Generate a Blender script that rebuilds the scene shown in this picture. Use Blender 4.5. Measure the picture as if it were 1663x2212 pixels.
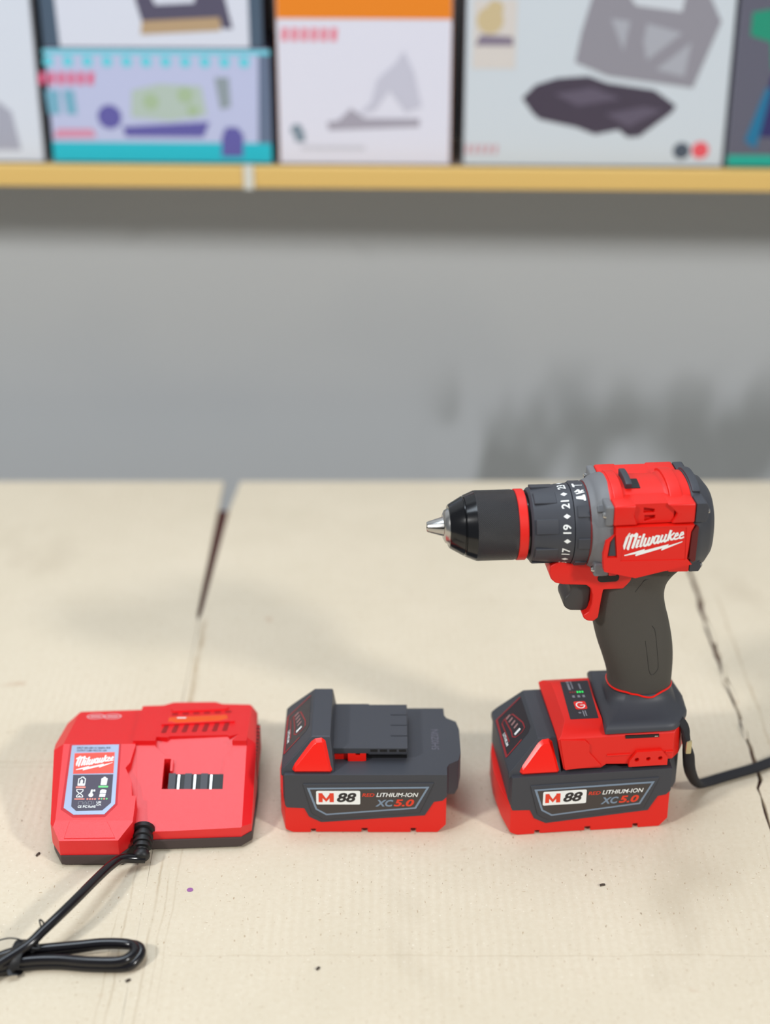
import bpy, bmesh, math, random
from math import sin, cos, pi, radians as R
from mathutils import Vector, Matrix

for o in list(bpy.data.objects): bpy.data.objects.remove(o)
S = bpy.context.scene
COL = S.collection

# ------------------------------------------------------------------ camera, world, lights, exposure
cd = bpy.data.cameras.new('camera'); cam = bpy.data.objects.new('camera', cd); COL.objects.link(cam)
cam.location = (0, -0.954, 0.739); cam.rotation_euler = (R(90 - 26.7), 0, 0)
cd.sensor_fit = 'HORIZONTAL'; cd.sensor_width = 36; cd.lens = 3553 / 1663 * 36; cd.clip_start = 0.02
cd.dof.use_dof = True; cd.dof.focus_distance = 1.135; cd.dof.aperture_fstop = 3.3
S.camera = cam
S.view_settings.view_transform = 'Standard'; S.view_settings.look = 'None'
S.view_settings.exposure = 0.0; S.view_settings.gamma = 1.0; S.view_settings.use_curve_mapping = False

W = bpy.data.worlds.new('room_light'); S.world = W; W.use_nodes = True
W.node_tree.nodes['Background'].inputs[0].default_value = (0.86, 0.93, 1.0, 1)
W.node_tree.nodes['Background'].inputs[1].default_value = 0.24

def area(name, loc, target, sx, sy, power, colr):
    l = bpy.data.lights.new(name, 'AREA'); l.shape = 'RECTANGLE'; l.size = sx; l.size_y = sy
    l.energy = power; l.color = colr
    o = bpy.data.objects.new(name, l); COL.objects.link(o); o.location = loc
    o.rotation_euler = (Vector(target) - Vector(loc)).to_track_quat('-Z', 'Y').to_euler()
area('ceiling_lamp_overhead', (-0.3, 0.2, 2.1), (-0.1, 0.05, 0), 1.7, 0.8, 29, (0.80, 0.90, 1.0))
area('ceiling_lamp_right', (2.5, -1.95, 2.0), (0, 0, 0), 0.34, 0.26, 68, (1.0, 0.99, 0.96))
area('ceiling_lamp_left', (-2.1, -1.7, 2.2), (0, 0, 0), 0.34, 0.26, 56, (1.0, 0.99, 0.97))

# ------------------------------------------------------------------ materials
def srgb(r, g, b):
    f = lambda c: (c / 255 / 12.92) if c / 255 <= 0.04045 else ((c / 255 + 0.055) / 1.055) ** 2.4
    return (f(r), f(g), f(b), 1)
def mat(name, c, rough=0.5, metal=0.0, grain=0.0, gscale=2500, spec=0.5, coat=0.0):
    m = bpy.data.materials.new(name); m.use_nodes = True; nt = m.node_tree; b = nt.nodes['Principled BSDF']
    b.inputs['Base Color'].default_value = srgb(*c); b.inputs['Roughness'].default_value = rough
    b.inputs['Metallic'].default_value = metal; b.inputs['Specular IOR Level'].default_value = spec
    b.inputs['Coat Weight'].default_value = coat
    tc = nt.nodes.new('ShaderNodeTexCoord'); n = nt.nodes.new('ShaderNodeTexNoise')
    n.inputs['Scale'].default_value = gscale; n.inputs['Detail'].default_value = 2
    nt.links.new(tc.outputs['Object'], n.inputs['Vector'])
    if grain > 0:
        bp = nt.nodes.new('ShaderNodeBump'); bp.inputs['Strength'].default_value = grain; bp.inputs['Distance'].default_value = 0.0002
        nt.links.new(n.outputs['Fac'], bp.inputs['Height']); nt.links.new(bp.outputs[0], b.inputs['Normal'])
    else:
        mr = nt.nodes.new('ShaderNodeMapRange'); mr.inputs[3].default_value = max(0, rough - 0.03); mr.inputs[4].default_value = rough + 0.03
        nt.links.new(n.outputs['Fac'], mr.inputs[0]); nt.links.new(mr.outputs[0], b.inputs['Roughness'])
    return m
M = dict(
    red=mat('red_plastic', (224, 24, 11), 0.45, grain=0.25),
    charger=mat('charger_red_plastic', (226, 12, 20), 0.40, grain=0.5, gscale=1800, spec=0.75),
    button=mat('glossy_red_plastic', (238, 28, 14), 0.3),
    dark=mat('dark_plastic', (58, 60, 67), 0.5, grain=0.3),
    rubber=mat('grip_rubber', (70, 67, 62), 0.7, grain=0.6, gscale=1600),
    base=mat('charger_base_plastic', (66, 54, 53), 0.6, grain=0.3),
    grey=mat('grey_gearcase_plastic', (112, 113, 116), 0.5, grain=0.3),
    black=mat('black_gloss', (14, 14, 17), 0.16),
    blacksoft=mat('black_matte', (17, 16, 18), 0.5),
    steel=mat('steel', (190, 188, 185), 0.25, metal=1.0),
    brass=mat('pale_metal', (200, 188, 150), 0.35, metal=0.8),
    white=mat('white_print', (240, 242, 240), 0.5),
    bluegrey=mat('blue_grey_print', (122, 140, 160), 0.5),
    redprint=mat('red_print', (225, 60, 30), 0.5),
    blackprint=mat('black_print', (38, 35, 36), 0.45),
    panel=mat('black_sticker', (36, 30, 38), 0.3),
    darkred=mat('dark_red_print', (150, 28, 38), 0.4),
    pinkish=mat('translucent_grey_window', (160, 120, 118), 0.4),
    silver=mat('silver_label', (150, 160, 182), 0.32, metal=0.5),
    labelred=mat('label_red', (238, 74, 56), 0.45),
    labeldark=mat('label_dark', (62, 54, 72), 0.4),
    orange=mat('orange_light_bar', (236, 84, 20), 0.25),
    salmon=mat('salmon_print', (235, 140, 125), 0.5),
    green=mat('green_print', (110, 205, 130), 0.5),
    gtext=mat('grey_print', (130, 130, 138), 0.5),
    cord=mat('black_pvc_cord', (18, 16, 20), 0.2),
    web=mat('black_webbing', (34, 34, 38), 0.85, grain=1.0, gscale=900),
    deeptext=mat('embossed_dark', (88, 86, 96), 0.6),
    clear=mat('clear_badge', (232, 170, 172), 0.2),
    table=mat('dark_red_tabletop', (74, 26, 24), 0.5),
    wood=mat('pale_timber', (214, 178, 104), 0.6),
)
def emit(name, c, s):
    m = mat(name, c, 0.4); b = m.node_tree.nodes['Principled BSDF']
    b.inputs['Emission Color'].default_value = srgb(*c); b.inputs['Emission Strength'].default_value = s; return m
M['led_green'] = emit('green_led', (30, 215, 90), 0.8)
M['led_red'] = mat('unlit_red_led', (130, 40, 40), 0.4)

def knurl():
    m = mat('knurled_black', (19, 19, 22), 0.3); nt = m.node_tree; N = nt.nodes; L = nt.links; b = N['Principled BSDF']
    for l in list(b.inputs['Roughness'].links): L.remove(l)
    b.inputs['Roughness'].default_value = 0.3
    tc = N.new('ShaderNodeTexCoord'); sp = N.new('ShaderNodeSeparateXYZ'); L.new(tc.outputs['Object'], sp.inputs[0])
    def mth(op, a, c=None, v=None):
        n = N.new('ShaderNodeMath'); n.operation = op
        L.new(a, n.inputs[0]) if hasattr(a, 'links') else None
        if c is not None: L.new(c, n.inputs[1])
        elif v is not None: n.inputs[1].default_value = v
        return n.outputs[0]
    y = mth('SUBTRACT', sp.outputs[1], v=0.0425); z = mth('SUBTRACT', sp.outputs[2], v=0.2300)
    at = mth('ARCTAN2', z, y); am = mth('MULTIPLY', at, v=110.0); xm = mth('MULTIPLY', sp.outputs[0], v=4600.0)
    s1 = mth('SINE', mth('ADD', am, xm)); s2 = mth('SINE', mth('SUBTRACT', am, xm)); h = mth('MAXIMUM', s1, s2)
    bp = N.new('ShaderNodeBump'); bp.inputs['Strength'].default_value = 1.0; bp.inputs['Distance'].default_value = 0.0007; bp.invert = True
    mrk = N.new('ShaderNodeMapRange'); mrk.inputs[1].default_value = 0.1; mrk.inputs[2].default_value = 1.0; L.new(h, mrk.inputs[0])
    mxk = N.new('ShaderNodeMix'); mxk.data_type = 'RGBA'; L.new(mrk.outputs[0], mxk.inputs[0]); mxk.inputs[6].default_value = srgb(104, 104, 108); mxk.inputs[7].default_value = srgb(12, 12, 14)
    L.new(mxk.outputs[2], b.inputs['Base Color'])
    L.new(h, bp.inputs['Height']); L.new(bp.outputs[0], b.inputs['Normal'])
    return m
M['knurl'] = knurl()

def cardboard():
    m = bpy.data.materials.new('cardboard'); m.use_nodes = True; nt = m.node_tree; N = nt.nodes; L = nt.links; b = N['Principled BSDF']
    b.inputs['Roughness'].default_value = 0.85; b.inputs['Specular IOR Level'].default_value = 0.2
    tc = N.new('ShaderNodeTexCoord')
    def noise(scale, detail=3, vec=None, rough=0.55):
        n = N.new('ShaderNodeTexNoise'); n.inputs['Scale'].default_value = scale; n.inputs['Detail'].default_value = detail
        n.inputs['Roughness'].default_value = rough; L.new(vec or tc.outputs['Object'], n.inputs['Vector']); return n.outputs['Fac']
    def ramp(src, p0, c0, p1, c1):
        r = N.new('ShaderNodeValToRGB'); r.color_ramp.elements[0].position = p0; r.color_ramp.elements[0].color = c0
        r.color_ramp.elements[1].position = p1; r.color_ramp.elements[1].color = c1; L.new(src, r.inputs[0]); return r.outputs[0]
    def mix(kind, fac, a, c):
        n = N.new('ShaderNodeMix'); n.data_type = 'RGBA'; n.blend_type = kind
        if isinstance(fac, float): n.inputs[0].default_value = fac
        else: L.new(fac, n.inputs[0])
        for i, v in ((6, a), (7, c)):
            if isinstance(v, tuple): n.inputs[i].default_value = v
            else: L.new(v, n.inputs[i])
        return n.outputs[2]
    def mapping(sc, rot=(0, 0, 0)):
        n = N.new('ShaderNodeMapping'); n.inputs['Scale'].default_value = sc; n.inputs['Rotation'].default_value = rot
        L.new(tc.outputs['Object'], n.inputs[0]); return n.outputs[0]
    c = ramp(noise(9, 4), 0.3, srgb(209, 197, 175), 0.72, srgb(219, 207, 186))
    # corrugation showing through, lines run away from the viewer
    wv = N.new('ShaderNodeTexWave'); wv.bands_direction = 'X'; wv.inputs['Scale'].default_value = 48; wv.inputs['Distortion'].default_value = 1.2
    wv.inputs['Detail'].default_value = 1; wv.inputs['Detail Scale'].default_value = 0.6; L.new(tc.outputs['Object'], wv.inputs[0])
    fade = ramp(noise(4.5, 2), 0.45, (0, 0, 0, 1), 0.62, (1, 1, 1, 1))
    st = N.new('ShaderNodeMath'); st.operation = 'MULTIPLY'; L.new(wv.outputs['Fac'], st.inputs[0]); L.new(fade, st.inputs[1])
    st2 = N.new('ShaderNodeMath'); st2.operation = 'MULTIPLY'; L.new(st.outputs[0], st2.inputs[0]); st2.inputs[1].default_value = 0.10
    c = mix('MIX', st2.outputs[0], c, srgb(176, 152, 120))
    # pulp mottling, then brown and pale fibres
    mt = N.new('ShaderNodeMath'); mt.operation = 'MULTIPLY'; mt.inputs[1].default_value = 0.5; L.new(ramp(noise(260, 4), 0.35, (0, 0, 0, 1), 0.75, (1, 1, 1, 1)), mt.inputs[0])
    c = mix('MIX', mt.outputs[0], c, srgb(203, 188, 163))
    for sc, rot, lo, hi, col in (((620, 190, 200), 0.5, 0.71, 0.77, srgb(158, 126, 92)), ((200, 700, 200), -0.6, 0.71, 0.78, srgb(164, 134, 100)), ((480, 480, 200), 1.9, 0.70, 0.78, srgb(238, 230, 214)), ((420, 150, 150), 2.4, 0.765, 0.80, srgb(120, 92, 66)), ((24, 30, 20), 0.2, 0.76, 0.82, srgb(180, 142, 112))):
        f = ramp(noise(1.0, 1, mapping(sc, (0, 0, rot))), lo, (0, 0, 0, 1), hi, (1, 1, 1, 1)); q = N.new('ShaderNodeMath'); q.operation = 'MULTIPLY'; q.inputs[1].default_value = 0.65
        L.new(f, q.inputs[0]); c = mix('MIX', q.outputs[0], c, col)
    # fold lines pressed into the board: (axis, position, width, strength, from, to) along the other axis
    sx = N.new('ShaderNodeSeparateXYZ'); L.new(tc.outputs['Object'], sx.inputs[0])
    def m2(op, a, bb, cl=False):
        n = N.new('ShaderNodeMath'); n.operation = op; n.use_clamp = cl
        for i, v in ((0, a), (1, bb)):
            if isinstance(v, (int, float)): n.inputs[i].default_value = v
            else: L.new(v, n.inputs[i])
        return n.outputs[0]
    wob = m2('MULTIPLY', m2('SUBTRACT', noise(22, 3), 0.5), 0.006)
    tot = None
    for ax, pos, wd, stg, lo, hi in ((0, -0.1560, 0.0013, 0.5, -0.6, -0.02), (0, -0.1495, 0.0009, 0.35, -0.6, -0.04), (0, -0.1440, 0.0010, 0.25, -0.6, 0.02), (0, -0.1735, 0.0012, 0.4, -0.6, -0.03), (0, -0.1800, 0.0008, 0.3, -0.6, -0.08),
                                 (0, -0.1590, 0.0035, 0.75, 0.1, 0.31), (0, 0.2880, 0.0010, 0.4, -0.6, 0.02), (0, 0.2950, 0.0012, 0.4, -0.6, 0.01), (0, 0.3010, 0.0018, 0.5, 0.1, 0.36), (0, 0.2710, 0.0008, 0.2, -0.6, 0.0),
                                 (1, -0.1270, 0.0010, 0.25, -0.15, 0.6), (1, 0.0880, 0.0016, 0.35, -0.6, -0.24), (1, 0.0820, 0.0009, 0.3, -0.6, -0.24), (1, 0.3350, 0.0012, 0.2, -0.6, 0.6)):
        d = m2('ABSOLUTE', m2('SUBTRACT', m2('ADD', sx.outputs[ax], wob), pos), 0)
        ln = m2('SUBTRACT', 1.0, m2('DIVIDE', d, wd), True)
        oth = sx.outputs[1 - ax]
        win = m2('MULTIPLY', m2('MULTIPLY', m2('SUBTRACT', oth, lo), 60, True), m2('MULTIPLY', m2('SUBTRACT', hi, oth), 60, True))
        ln = m2('MULTIPLY', m2('MULTIPLY', ln, win), stg)
        tot = ln if tot is None else m2('MAXIMUM', tot, ln)
    brk = m2('MULTIPLY', tot, ramp(noise(30, 4), 0.3, (0.25, 0.25, 0.25, 1), 0.6, (1, 1, 1, 1)))
    c = mix('MIX', brk, c, srgb(164, 140, 108))
    # grey smudges
    f = ramp(noise(1.0, 3, mapping((7, 4, 5))), 0.62, (0, 0, 0, 1), 0.74, (1, 1, 1, 1)); q = N.new('ShaderNodeMath'); q.operation = 'MULTIPLY'; q.inputs[1].default_value = 0.22
    L.new(f, q.inputs[0]); c = mix('MIX', q.outputs[0], c, srgb(150, 132, 108))
    L.new(c, b.inputs['Base Color'])
    bp = N.new('ShaderNodeBump'); bp.inputs['Strength'].default_value = 0.35; bp.inputs['Distance'].default_value = 0.0004
    hs = N.new('ShaderNodeMath'); hs.operation = 'ADD'; L.new(m2('SUBTRACT', st.outputs[0], m2('MULTIPLY', tot, 3.0)), hs.inputs[0]); L.new(noise(500, 3), hs.inputs[1])
    L.new(hs.outputs[0], bp.inputs['Height']); L.new(bp.outputs[0], b.inputs['Normal'])
    return m
M['cardboard'] = cardboard()

def wall_mat():
    m = mat('grey_plaster', (168, 172, 174), 0.8); nt = m.node_tree; N = nt.nodes; L = nt.links; b = N['Principled BSDF']
    tc = N.new('ShaderNodeTexCoord'); g = N.new('ShaderNodeNewGeometry'); sp = N.new('ShaderNodeSeparateXYZ'); L.new(g.outputs['Position'], sp.inputs[0])
    def ns(sc, det=3):
        mp = N.new('ShaderNodeMapping'); mp.inputs['Scale'].default_value = sc; L.new(tc.outputs['Object'], mp.inputs[0])
        n = N.new('ShaderNodeTexNoise'); n.inputs['Scale'].default_value = 1; n.inputs['Detail'].default_value = 1.2; L.new(mp.outputs[0], n.inputs['Vector']); return n.outputs['Fac']
    def mr(src, a, c, d=0.0, e=1.0):
        n = N.new('ShaderNodeMapRange'); n.interpolation_type = 'SMOOTHSTEP'; n.inputs[1].default_value = a; n.inputs[2].default_value = c; n.inputs[3].default_value = d; n.inputs[4].default_value = e; L.new(src, n.inputs[0]); return n.outputs[0]
    def mul(a, c):
        n = N.new('ShaderNodeMath'); n.operation = 'MULTIPLY'; L.new(a, n.inputs[0])
        if isinstance(c, float): n.inputs[1].default_value = c
        else: L.new(c, n.inputs[1])
        return n.outputs[0]
    # damp stains low down on the right half of the wall
    blot = mr(ns((15, 1, 7), 3), 0.38, 0.62); low = mr(sp.outputs[2], 0.075, -0.04); side = mr(sp.outputs[0], 0.02, 0.12)
    f = mul(mul(blot, low), mul(side, 0.85))
    f2 = mul(mr(ns((5, 1, 5), 4), 0.5, 0.75), 0.10)
    mx = N.new('ShaderNodeMix'); mx.data_type = 'RGBA'; L.new(f, mx.inputs[0]); mx.inputs[6].default_value = srgb(186, 189, 191); mx.inputs[7].default_value = srgb(136, 138, 136)
    m2 = N.new('ShaderNodeMix'); m2.data_type = 'RGBA'; L.new(f2, m2.inputs[0]); L.new(mx.outputs[2], m2.inputs[6]); m2.inputs[7].default_value = srgb(150, 158, 168)
    L.new(m2.outputs[2], b.inputs['Base Color'])
    return m
M['wall'] = wall_mat()

# ------------------------------------------------------------------ mesh helpers (all local shapes in millimetres)
def new_obj(name, me, m, parent=None, smooth=35):
    o = bpy.data.objects.new(name, me); COL.objects.link(o)
    if m is not None:
        me.materials.clear(); me.materials.append(M[m] if isinstance(m, str) else m)
    if parent is not None: o.parent = parent
    if smooth:
        me.polygons.foreach_set('use_smooth', [True] * len(me.polygons)); me.set_sharp_from_angle(angle=R(smooth))
    return o
def mesh_from(verts, faces, name='m'):
    me = bpy.data.meshes.new(name); me.from_pydata([Vector(v) * 0.001 for v in verts], [], faces); me.update()
    bm = bmesh.new(); bm.from_mesh(me); bmesh.ops.recalc_face_normals(bm, faces=bm.faces); bm.to_mesh(me); bm.free(); return me
def bake(o):
    dg = bpy.context.evaluated_depsgraph_get(); dg.update()
    me = bpy.data.meshes.new_from_object(o.evaluated_get(dg)); o.modifiers.clear(); o.data = me; return me
AX = {'xz': lambda a, b, t: (a, t, b), 'xy': lambda a, b, t: (a, b, t), 'yz': lambda a, b, t: (t, a, b)}
def prism_data(poly, plane, t0, t1):
    f = AX[plane]; n = len(poly)
    v = [f(a, b, t0) for a, b in poly] + [f(a, b, t1) for a, b in poly]
    return v, [tuple(range(n)), tuple(range(2 * n - 1, n - 1, -1))] + [(i, (i + 1) % n, n + (i + 1) % n, n + i) for i in range(n)]
def prism(poly, plane, t0, t1): return mesh_from(*prism_data(poly, plane, t0, t1))
def join(*mes):
    bm = bmesh.new()
    for me in mes: bm.from_mesh(me)
    out = bpy.data.meshes.new('j'); bm.to_mesh(out); bm.free(); return out
def boolean(me, others, op='INTERSECT'):
    o = bpy.data.objects.new('t', me); COL.objects.link(o); tmp = [o]
    for k in others:
        c = bpy.data.objects.new('t', k); COL.objects.link(c); tmp.append(c)
        md = o.modifiers.new('b', 'BOOLEAN'); md.operation = op; md.object = c; md.solver = 'EXACT'
    res = bake(o)
    for t in tmp: bpy.data.objects.remove(t)
    return res
def bevel(me, w, seg=2, ang=28):
    o = bpy.data.objects.new('t', me); COL.objects.link(o)
    md = o.modifiers.new('b', 'BEVEL'); md.width = w * 0.001; md.segments = seg; md.limit_method = 'ANGLE'; md.angle_limit = R(ang); md.harden_normals = False; md.use_clamp_overlap = True
    res = bake(o); bpy.data.objects.remove(o)
    return res
def part(name, me, m, parent, bev=0, seg=2, label=None, smooth=35, ang=28):
    if bev: me = bevel(me, bev, seg, ang)
    o = new_obj(name, me, m, parent, smooth)
    if bev:
        wn = o.modifiers.new('wn', 'WEIGHTED_NORMAL'); wn.keep_sharp = True
    if label: o['label'] = label
    return o
def box(x0, x1, y0, y1, z0, z1): return prism([(x0, z0), (x1, z0), (x1, z1), (x0, z1)], 'xz', y0, y1)
def loft(rings, cap=True):
    n = len(rings[0]); v = [p for r in rings for p in r]; f = []
    for i in range(len(rings) - 1):
        for j in range(n): f.append((i * n + j, i * n + (j + 1) % n, (i + 1) * n + (j + 1) % n, (i + 1) * n + j))
    if cap: f.append(tuple(range(n - 1, -1, -1))); f.append(tuple(range((len(rings) - 1) * n, len(rings) * n)))
    return mesh_from(v, f)
def supell(a, b, n, k, t):
    c, s = cos(t), sin(t); e = 2.0 / n
    return a * math.copysign(abs(c) ** e, c), b * math.copysign(abs(s) ** e, s)
def tube(pts, r, sides=12, closed=False, smoothn=6, flat=None):
    P = [Vector(p) for p in pts]
    if smoothn > 1:      # Catmull-Rom
        Q = []; n = len(P); rng = range(n) if closed else range(n - 1)
        for i in rng:
            g = (lambda k: P[k % n]) if closed else (lambda k: P[max(0, min(n - 1, k))])
            a, b, c, d = g(i - 1), g(i), g(i + 1), g(i + 2)
            for s in range(smoothn):
                t = s / smoothn; Q.append(0.5 * ((2 * b) + (c - a) * t + (2 * a - 5 * b + 4 * c - d) * t * t + (3 * b - a - 3 * c + d) * t ** 3))
        if not closed: Q.append(P[-1])
        P = Q
    n = len(P); rings = []; up = Vector((0, 0, 1))
    for i in range(n):
        T = (P[(i + 1) % n] - P[i - 1]) if closed else (P[min(n - 1, i + 1)] - P[max(0, i - 1)])
        T.normalize(); u = up - T * up.dot(T)
        if u.length < 0.05: u = Vector((1, 0, 0)) - T * T.x
        u.normalize(); w = T.cross(u); rr = r(i / (n - 1)) if callable(r) else r
        rx, rz = (rr, rr) if flat is None else flat
        rings.append([tuple(P[i] + w * cos(2 * pi * k / sides) * rx + u * sin(2 * pi * k / sides) * rz) for k in range(sides)])
    if closed: rings.append(rings[0])
    me = loft(rings, not closed)
    return me
def fill2d(polys, fn, name='d'):
    """flat printed shapes; every shape faces outwards and lies a hair above the one before it"""
    vs, fs = [], []
    for k, p in enumerate(polys):
        P = [Vector(fn(a, c)) for a, c in p]; n = Vector((0, 0, 0))
        for q in range(len(P)): n += P[q].cross(P[(q + 1) % len(P)])
        n.normalize()
        if n.z - n.y < 0: n.negate(); P.reverse()
        b = len(vs); vs += [v + n * 0.004 * k for v in P]; fs.append(tuple(range(b, b + len(P))))
    me = bpy.data.meshes.new(name); me.from_pydata([v * 0.001 for v in vs], [], fs); me.update(); return me
def rrect(x0, z0, x1, z1, r, k=4):
    out = []
    for cx, cz, a0 in ((x1 - r, z0 + r, -90), (x1 - r, z1 - r, 0), (x0 + r, z1 - r, 90), (x0 + r, z0 + r, 180)):
        for i in range(k + 1):
            a = R(a0 + 90 * i / k); out.append((cx + r * cos(a), cz + r * sin(a)))
    return out
def circ(cx, cz, r, k=20): return [(cx + r * cos(2 * pi * i / k), cz + r * sin(2 * pi * i / k)) for i in range(k)]
def strokes(lines, w):
    out = []
    for ln in lines:
        ww = w
        if isinstance(ln, tuple): ln, ww = ln
        for (x0, y0), (x1, y1) in zip(ln, ln[1:]):
            d = math.hypot(x1 - x0, y1 - y0) or 1; nx, ny = -(y1 - y0) / d * ww / 2, (x1 - x0) / d * ww / 2
            ex, ey = (x1 - x0) / d * ww * 0.18, (y1 - y0) / d * ww * 0.18
            out.append([(x0 + nx - ex, y0 + ny - ey), (x1 + nx + ex, y1 + ny + ey), (x1 - nx + ex, y1 - ny + ey), (x0 - nx - ex, y0 - ny - ey)])
    return out
def text(body, boxr, fn, shear=0.0, bold=0.0, mirror=False, keep=False):
    """flat lettering fitted to the rectangle boxr=(s0,t0,s1,t1), placed by fn(s,t)"""
    c = bpy.data.curves.new('t', 'FONT'); c.body = body; c.shear = shear; c.offset = bold; c.resolution_u = 3
    o = bpy.data.objects.new('t', c); COL.objects.link(o)
    dg = bpy.context.evaluated_depsgraph_get(); dg.update()
    me = bpy.data.meshes.new_from_object(o.evaluated_get(dg)); bpy.data.objects.remove(o)
    xs = [v.co.x for v in me.vertices]; ys = [v.co.y for v in me.vertices]
    ax, bx, ay, by = min(xs), max(xs), min(ys), max(ys); s0, t0, s1, t1 = boxr
    for v in me.vertices:
        v.co = Vector(fn(s0 + (v.co.x - ax) / (bx - ax) * (s1 - s0), t0 + (v.co.y - ay) / (by - ay) * (t1 - t0))) * 0.001
    me.materials.clear(); return me
def tag(o, label=None, cat=None, group=None, kind=None):
    if label: o['label'] = label
    if cat: o['category'] = cat
    if group: o['group'] = group
    if kind: o['kind'] = kind
    return o
def root(name, loc_mm, rz, label, cat, group=None):
    o = bpy.data.objects.new(name, None); COL.objects.link(o); o.location = Vector(loc_mm) * 0.001; o.rotation_euler = (0, 0, rz)
    o.empty_display_size = 0.02
    return tag(o, label, cat, group)

# the slanted script wordmark with its lightning bolt, drawn as cut shapes
LOGO = [[(88, 298), (170, 240), (250, 183), (265, 203), (240, 262), (215, 300), (105, 318)],
        [(165, 300), (240, 262), (232, 300), (165, 560), (146, 575), (135, 565), (118, 480)],
        [(240, 262), (300, 215), (330, 220), (322, 290), (255, 588), (232, 594), (198, 552), (262, 290)],
        [(322, 250), (400, 190), (440, 215), (445, 262), (368, 545), (342, 567), (305, 540), (372, 290), (330, 285)],
        [(450, 292), (482, 265), (518, 272), (512, 312), (478, 328), (450, 315)],
        [(437, 355), (500, 350), (458, 505), (492, 512), (430, 556), (394, 532)],
        [(550, 235), (580, 218), (608, 232), (540, 490), (572, 502), (520, 545), (483, 518)]]
LOGO += strokes([([(628, 325), (588, 480), (610, 510), (640, 500), (680, 455)], 50), ([(715, 318), (675, 460), (695, 495), (730, 480), (765, 430)], 50), ([(792, 300), (765, 400), (740, 460)], 47),
                 ([(905, 292), (860, 292), (828, 335), (810, 430), (835, 465), (870, 440), (900, 400)], 45), ([(930, 285), (888, 430), (910, 455), (950, 420)], 50),
                 ([(1002, 275), (962, 410), (985, 435), (1030, 400)], 47), ([(1088, 265), (1045, 405), (1065, 430), (1105, 405)], 47),
                 ([(1188, 178), (1165, 260), (1128, 405)], 56), ([(1268, 235), (1180, 312)], 38), ([(1180, 312), (1205, 390), (1240, 385), (1275, 350)], 43),
                 ([(1290, 320), (1360, 290), (1345, 243), (1310, 255), (1275, 345), (1290, 385), (1330, 380), (1395, 350)], 36),
                 ([(1415, 305), (1478, 275), (1465, 225), (1430, 240), (1395, 325), (1412, 368), (1445, 362), (1492, 343)], 36)], 45)
LOGO += [[(155, 700), (625, 575), (610, 612), (440, 682), (165, 722)], [(440, 682), (610, 612), (1165, 490), (1145, 530), (1025, 580), (430, 735), (405, 718)],
         [(1025, 580), (1145, 530), (1475, 437), (1470, 458), (1010, 632), (993, 618)]]

# ------------------------------------------------------------------ the place: table, cardboard, wall, shelf
def struct(name, me, m): o = new_obj(name, me, m, None, 0); o['kind'] = 'structure'; return o
struct('floor', box(-2600, 2600, -3000, 900, -770, -750), mat('concrete_floor', (150, 148, 144), 0.8))
struct('wall_back', box(-2600, 2600, 800, 900, -750, 2400), 'wall')

tb = root('table', (0, 0, -750), 0, 'dark red-topped table under the flattened cardboard', 'table')
part('table_top', box(-1000, 1000, -600, 530, 716, 744.6), 'table', tb, 1.5)
for sx in (-940, 900):
    for sy in (-560, 450): part('leg', box(sx, sx + 40, sy, sy + 40, 0, 716), 'table', tb, 2)

random.seed(4)
def sheet(label, pts):
    me = prism(pts, 'xy', -5, 0); o = part('cardboard_sheet', me, 'cardboard', None, 0, smooth=0)
    return tag(o, label, 'cardboard', 'flattened cardboard sheets on the table')
def ragged(y0, y1, n, xf, amp):
    out = []
    for i in range(n + 1):
        y = y0 + (y1 - y0) * i / n; out.append((xf(y) + random.uniform(-amp, amp), y))
    return out
leftedge = lambda y: -164.8 + (0 if y < 310 else (y - 310) * 0.012)
sheet('flattened cardboard sheet under the red charger, left of the long dark slit', [(-960, -560)] + [(x, y) for x, y in ragged(-560, 300, 40, lambda y: -165.05 - 0.010 * min(0, y) + (0.2 if y < -45 else 0), 0.12)] + [(-167.5, 312), (-167.5, 586), (-960, 586)])
mid_r = ragged(586, -560, 110, lambda y: (282.5 if y > 60 else 278.5) - (1.5 if 180 < y < 330 else 0), 0.8)
sheet('flattened cardboard sheet in the middle, under the loose battery and the drill', [(x, y) for x, y in ragged(-560, 305, 40, lambda y: -164.7 - 0.010 * min(0, y) - (0.2 if y < -45 else 0), 0.12)] + [(-163.0, 315), (-156, 520), (-150, 586)] + mid_r)
mr_l = ragged(-560, 586, 110, lambda y: 280.2 if y < 60 else 285.4 + (1.6 if y > 330 else 0), 0.9)
sheet('flattened cardboard sheet on the right, beyond the torn ragged seam', mr_l + [(960, 586), (960, -560)])
# torn strips of liner standing up along the ragged seam
for k, (x, y, l, a) in enumerate([(284, 262, 36, 1.62), (282, 205, 30, 1.45), (286, 170, 34, 1.72), (283, 118, 26, 1.5)]):
    pts = [(x, y, 0.4), (x + l * 0.5 * cos(a), y + l * 0.5 * sin(a), 2.6), (x + l * cos(a), y + l * sin(a), 0.8)]
    t = part('torn_paper_strip', tube(pts, 1, 6, flat=(1.3, 0.3)), 'cardboard', None)
    tag(t, 'curled sliver of torn cardboard liner on the ragged seam behind the drill', 'paper scrap', 'torn slivers along the ragged seam')
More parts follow.
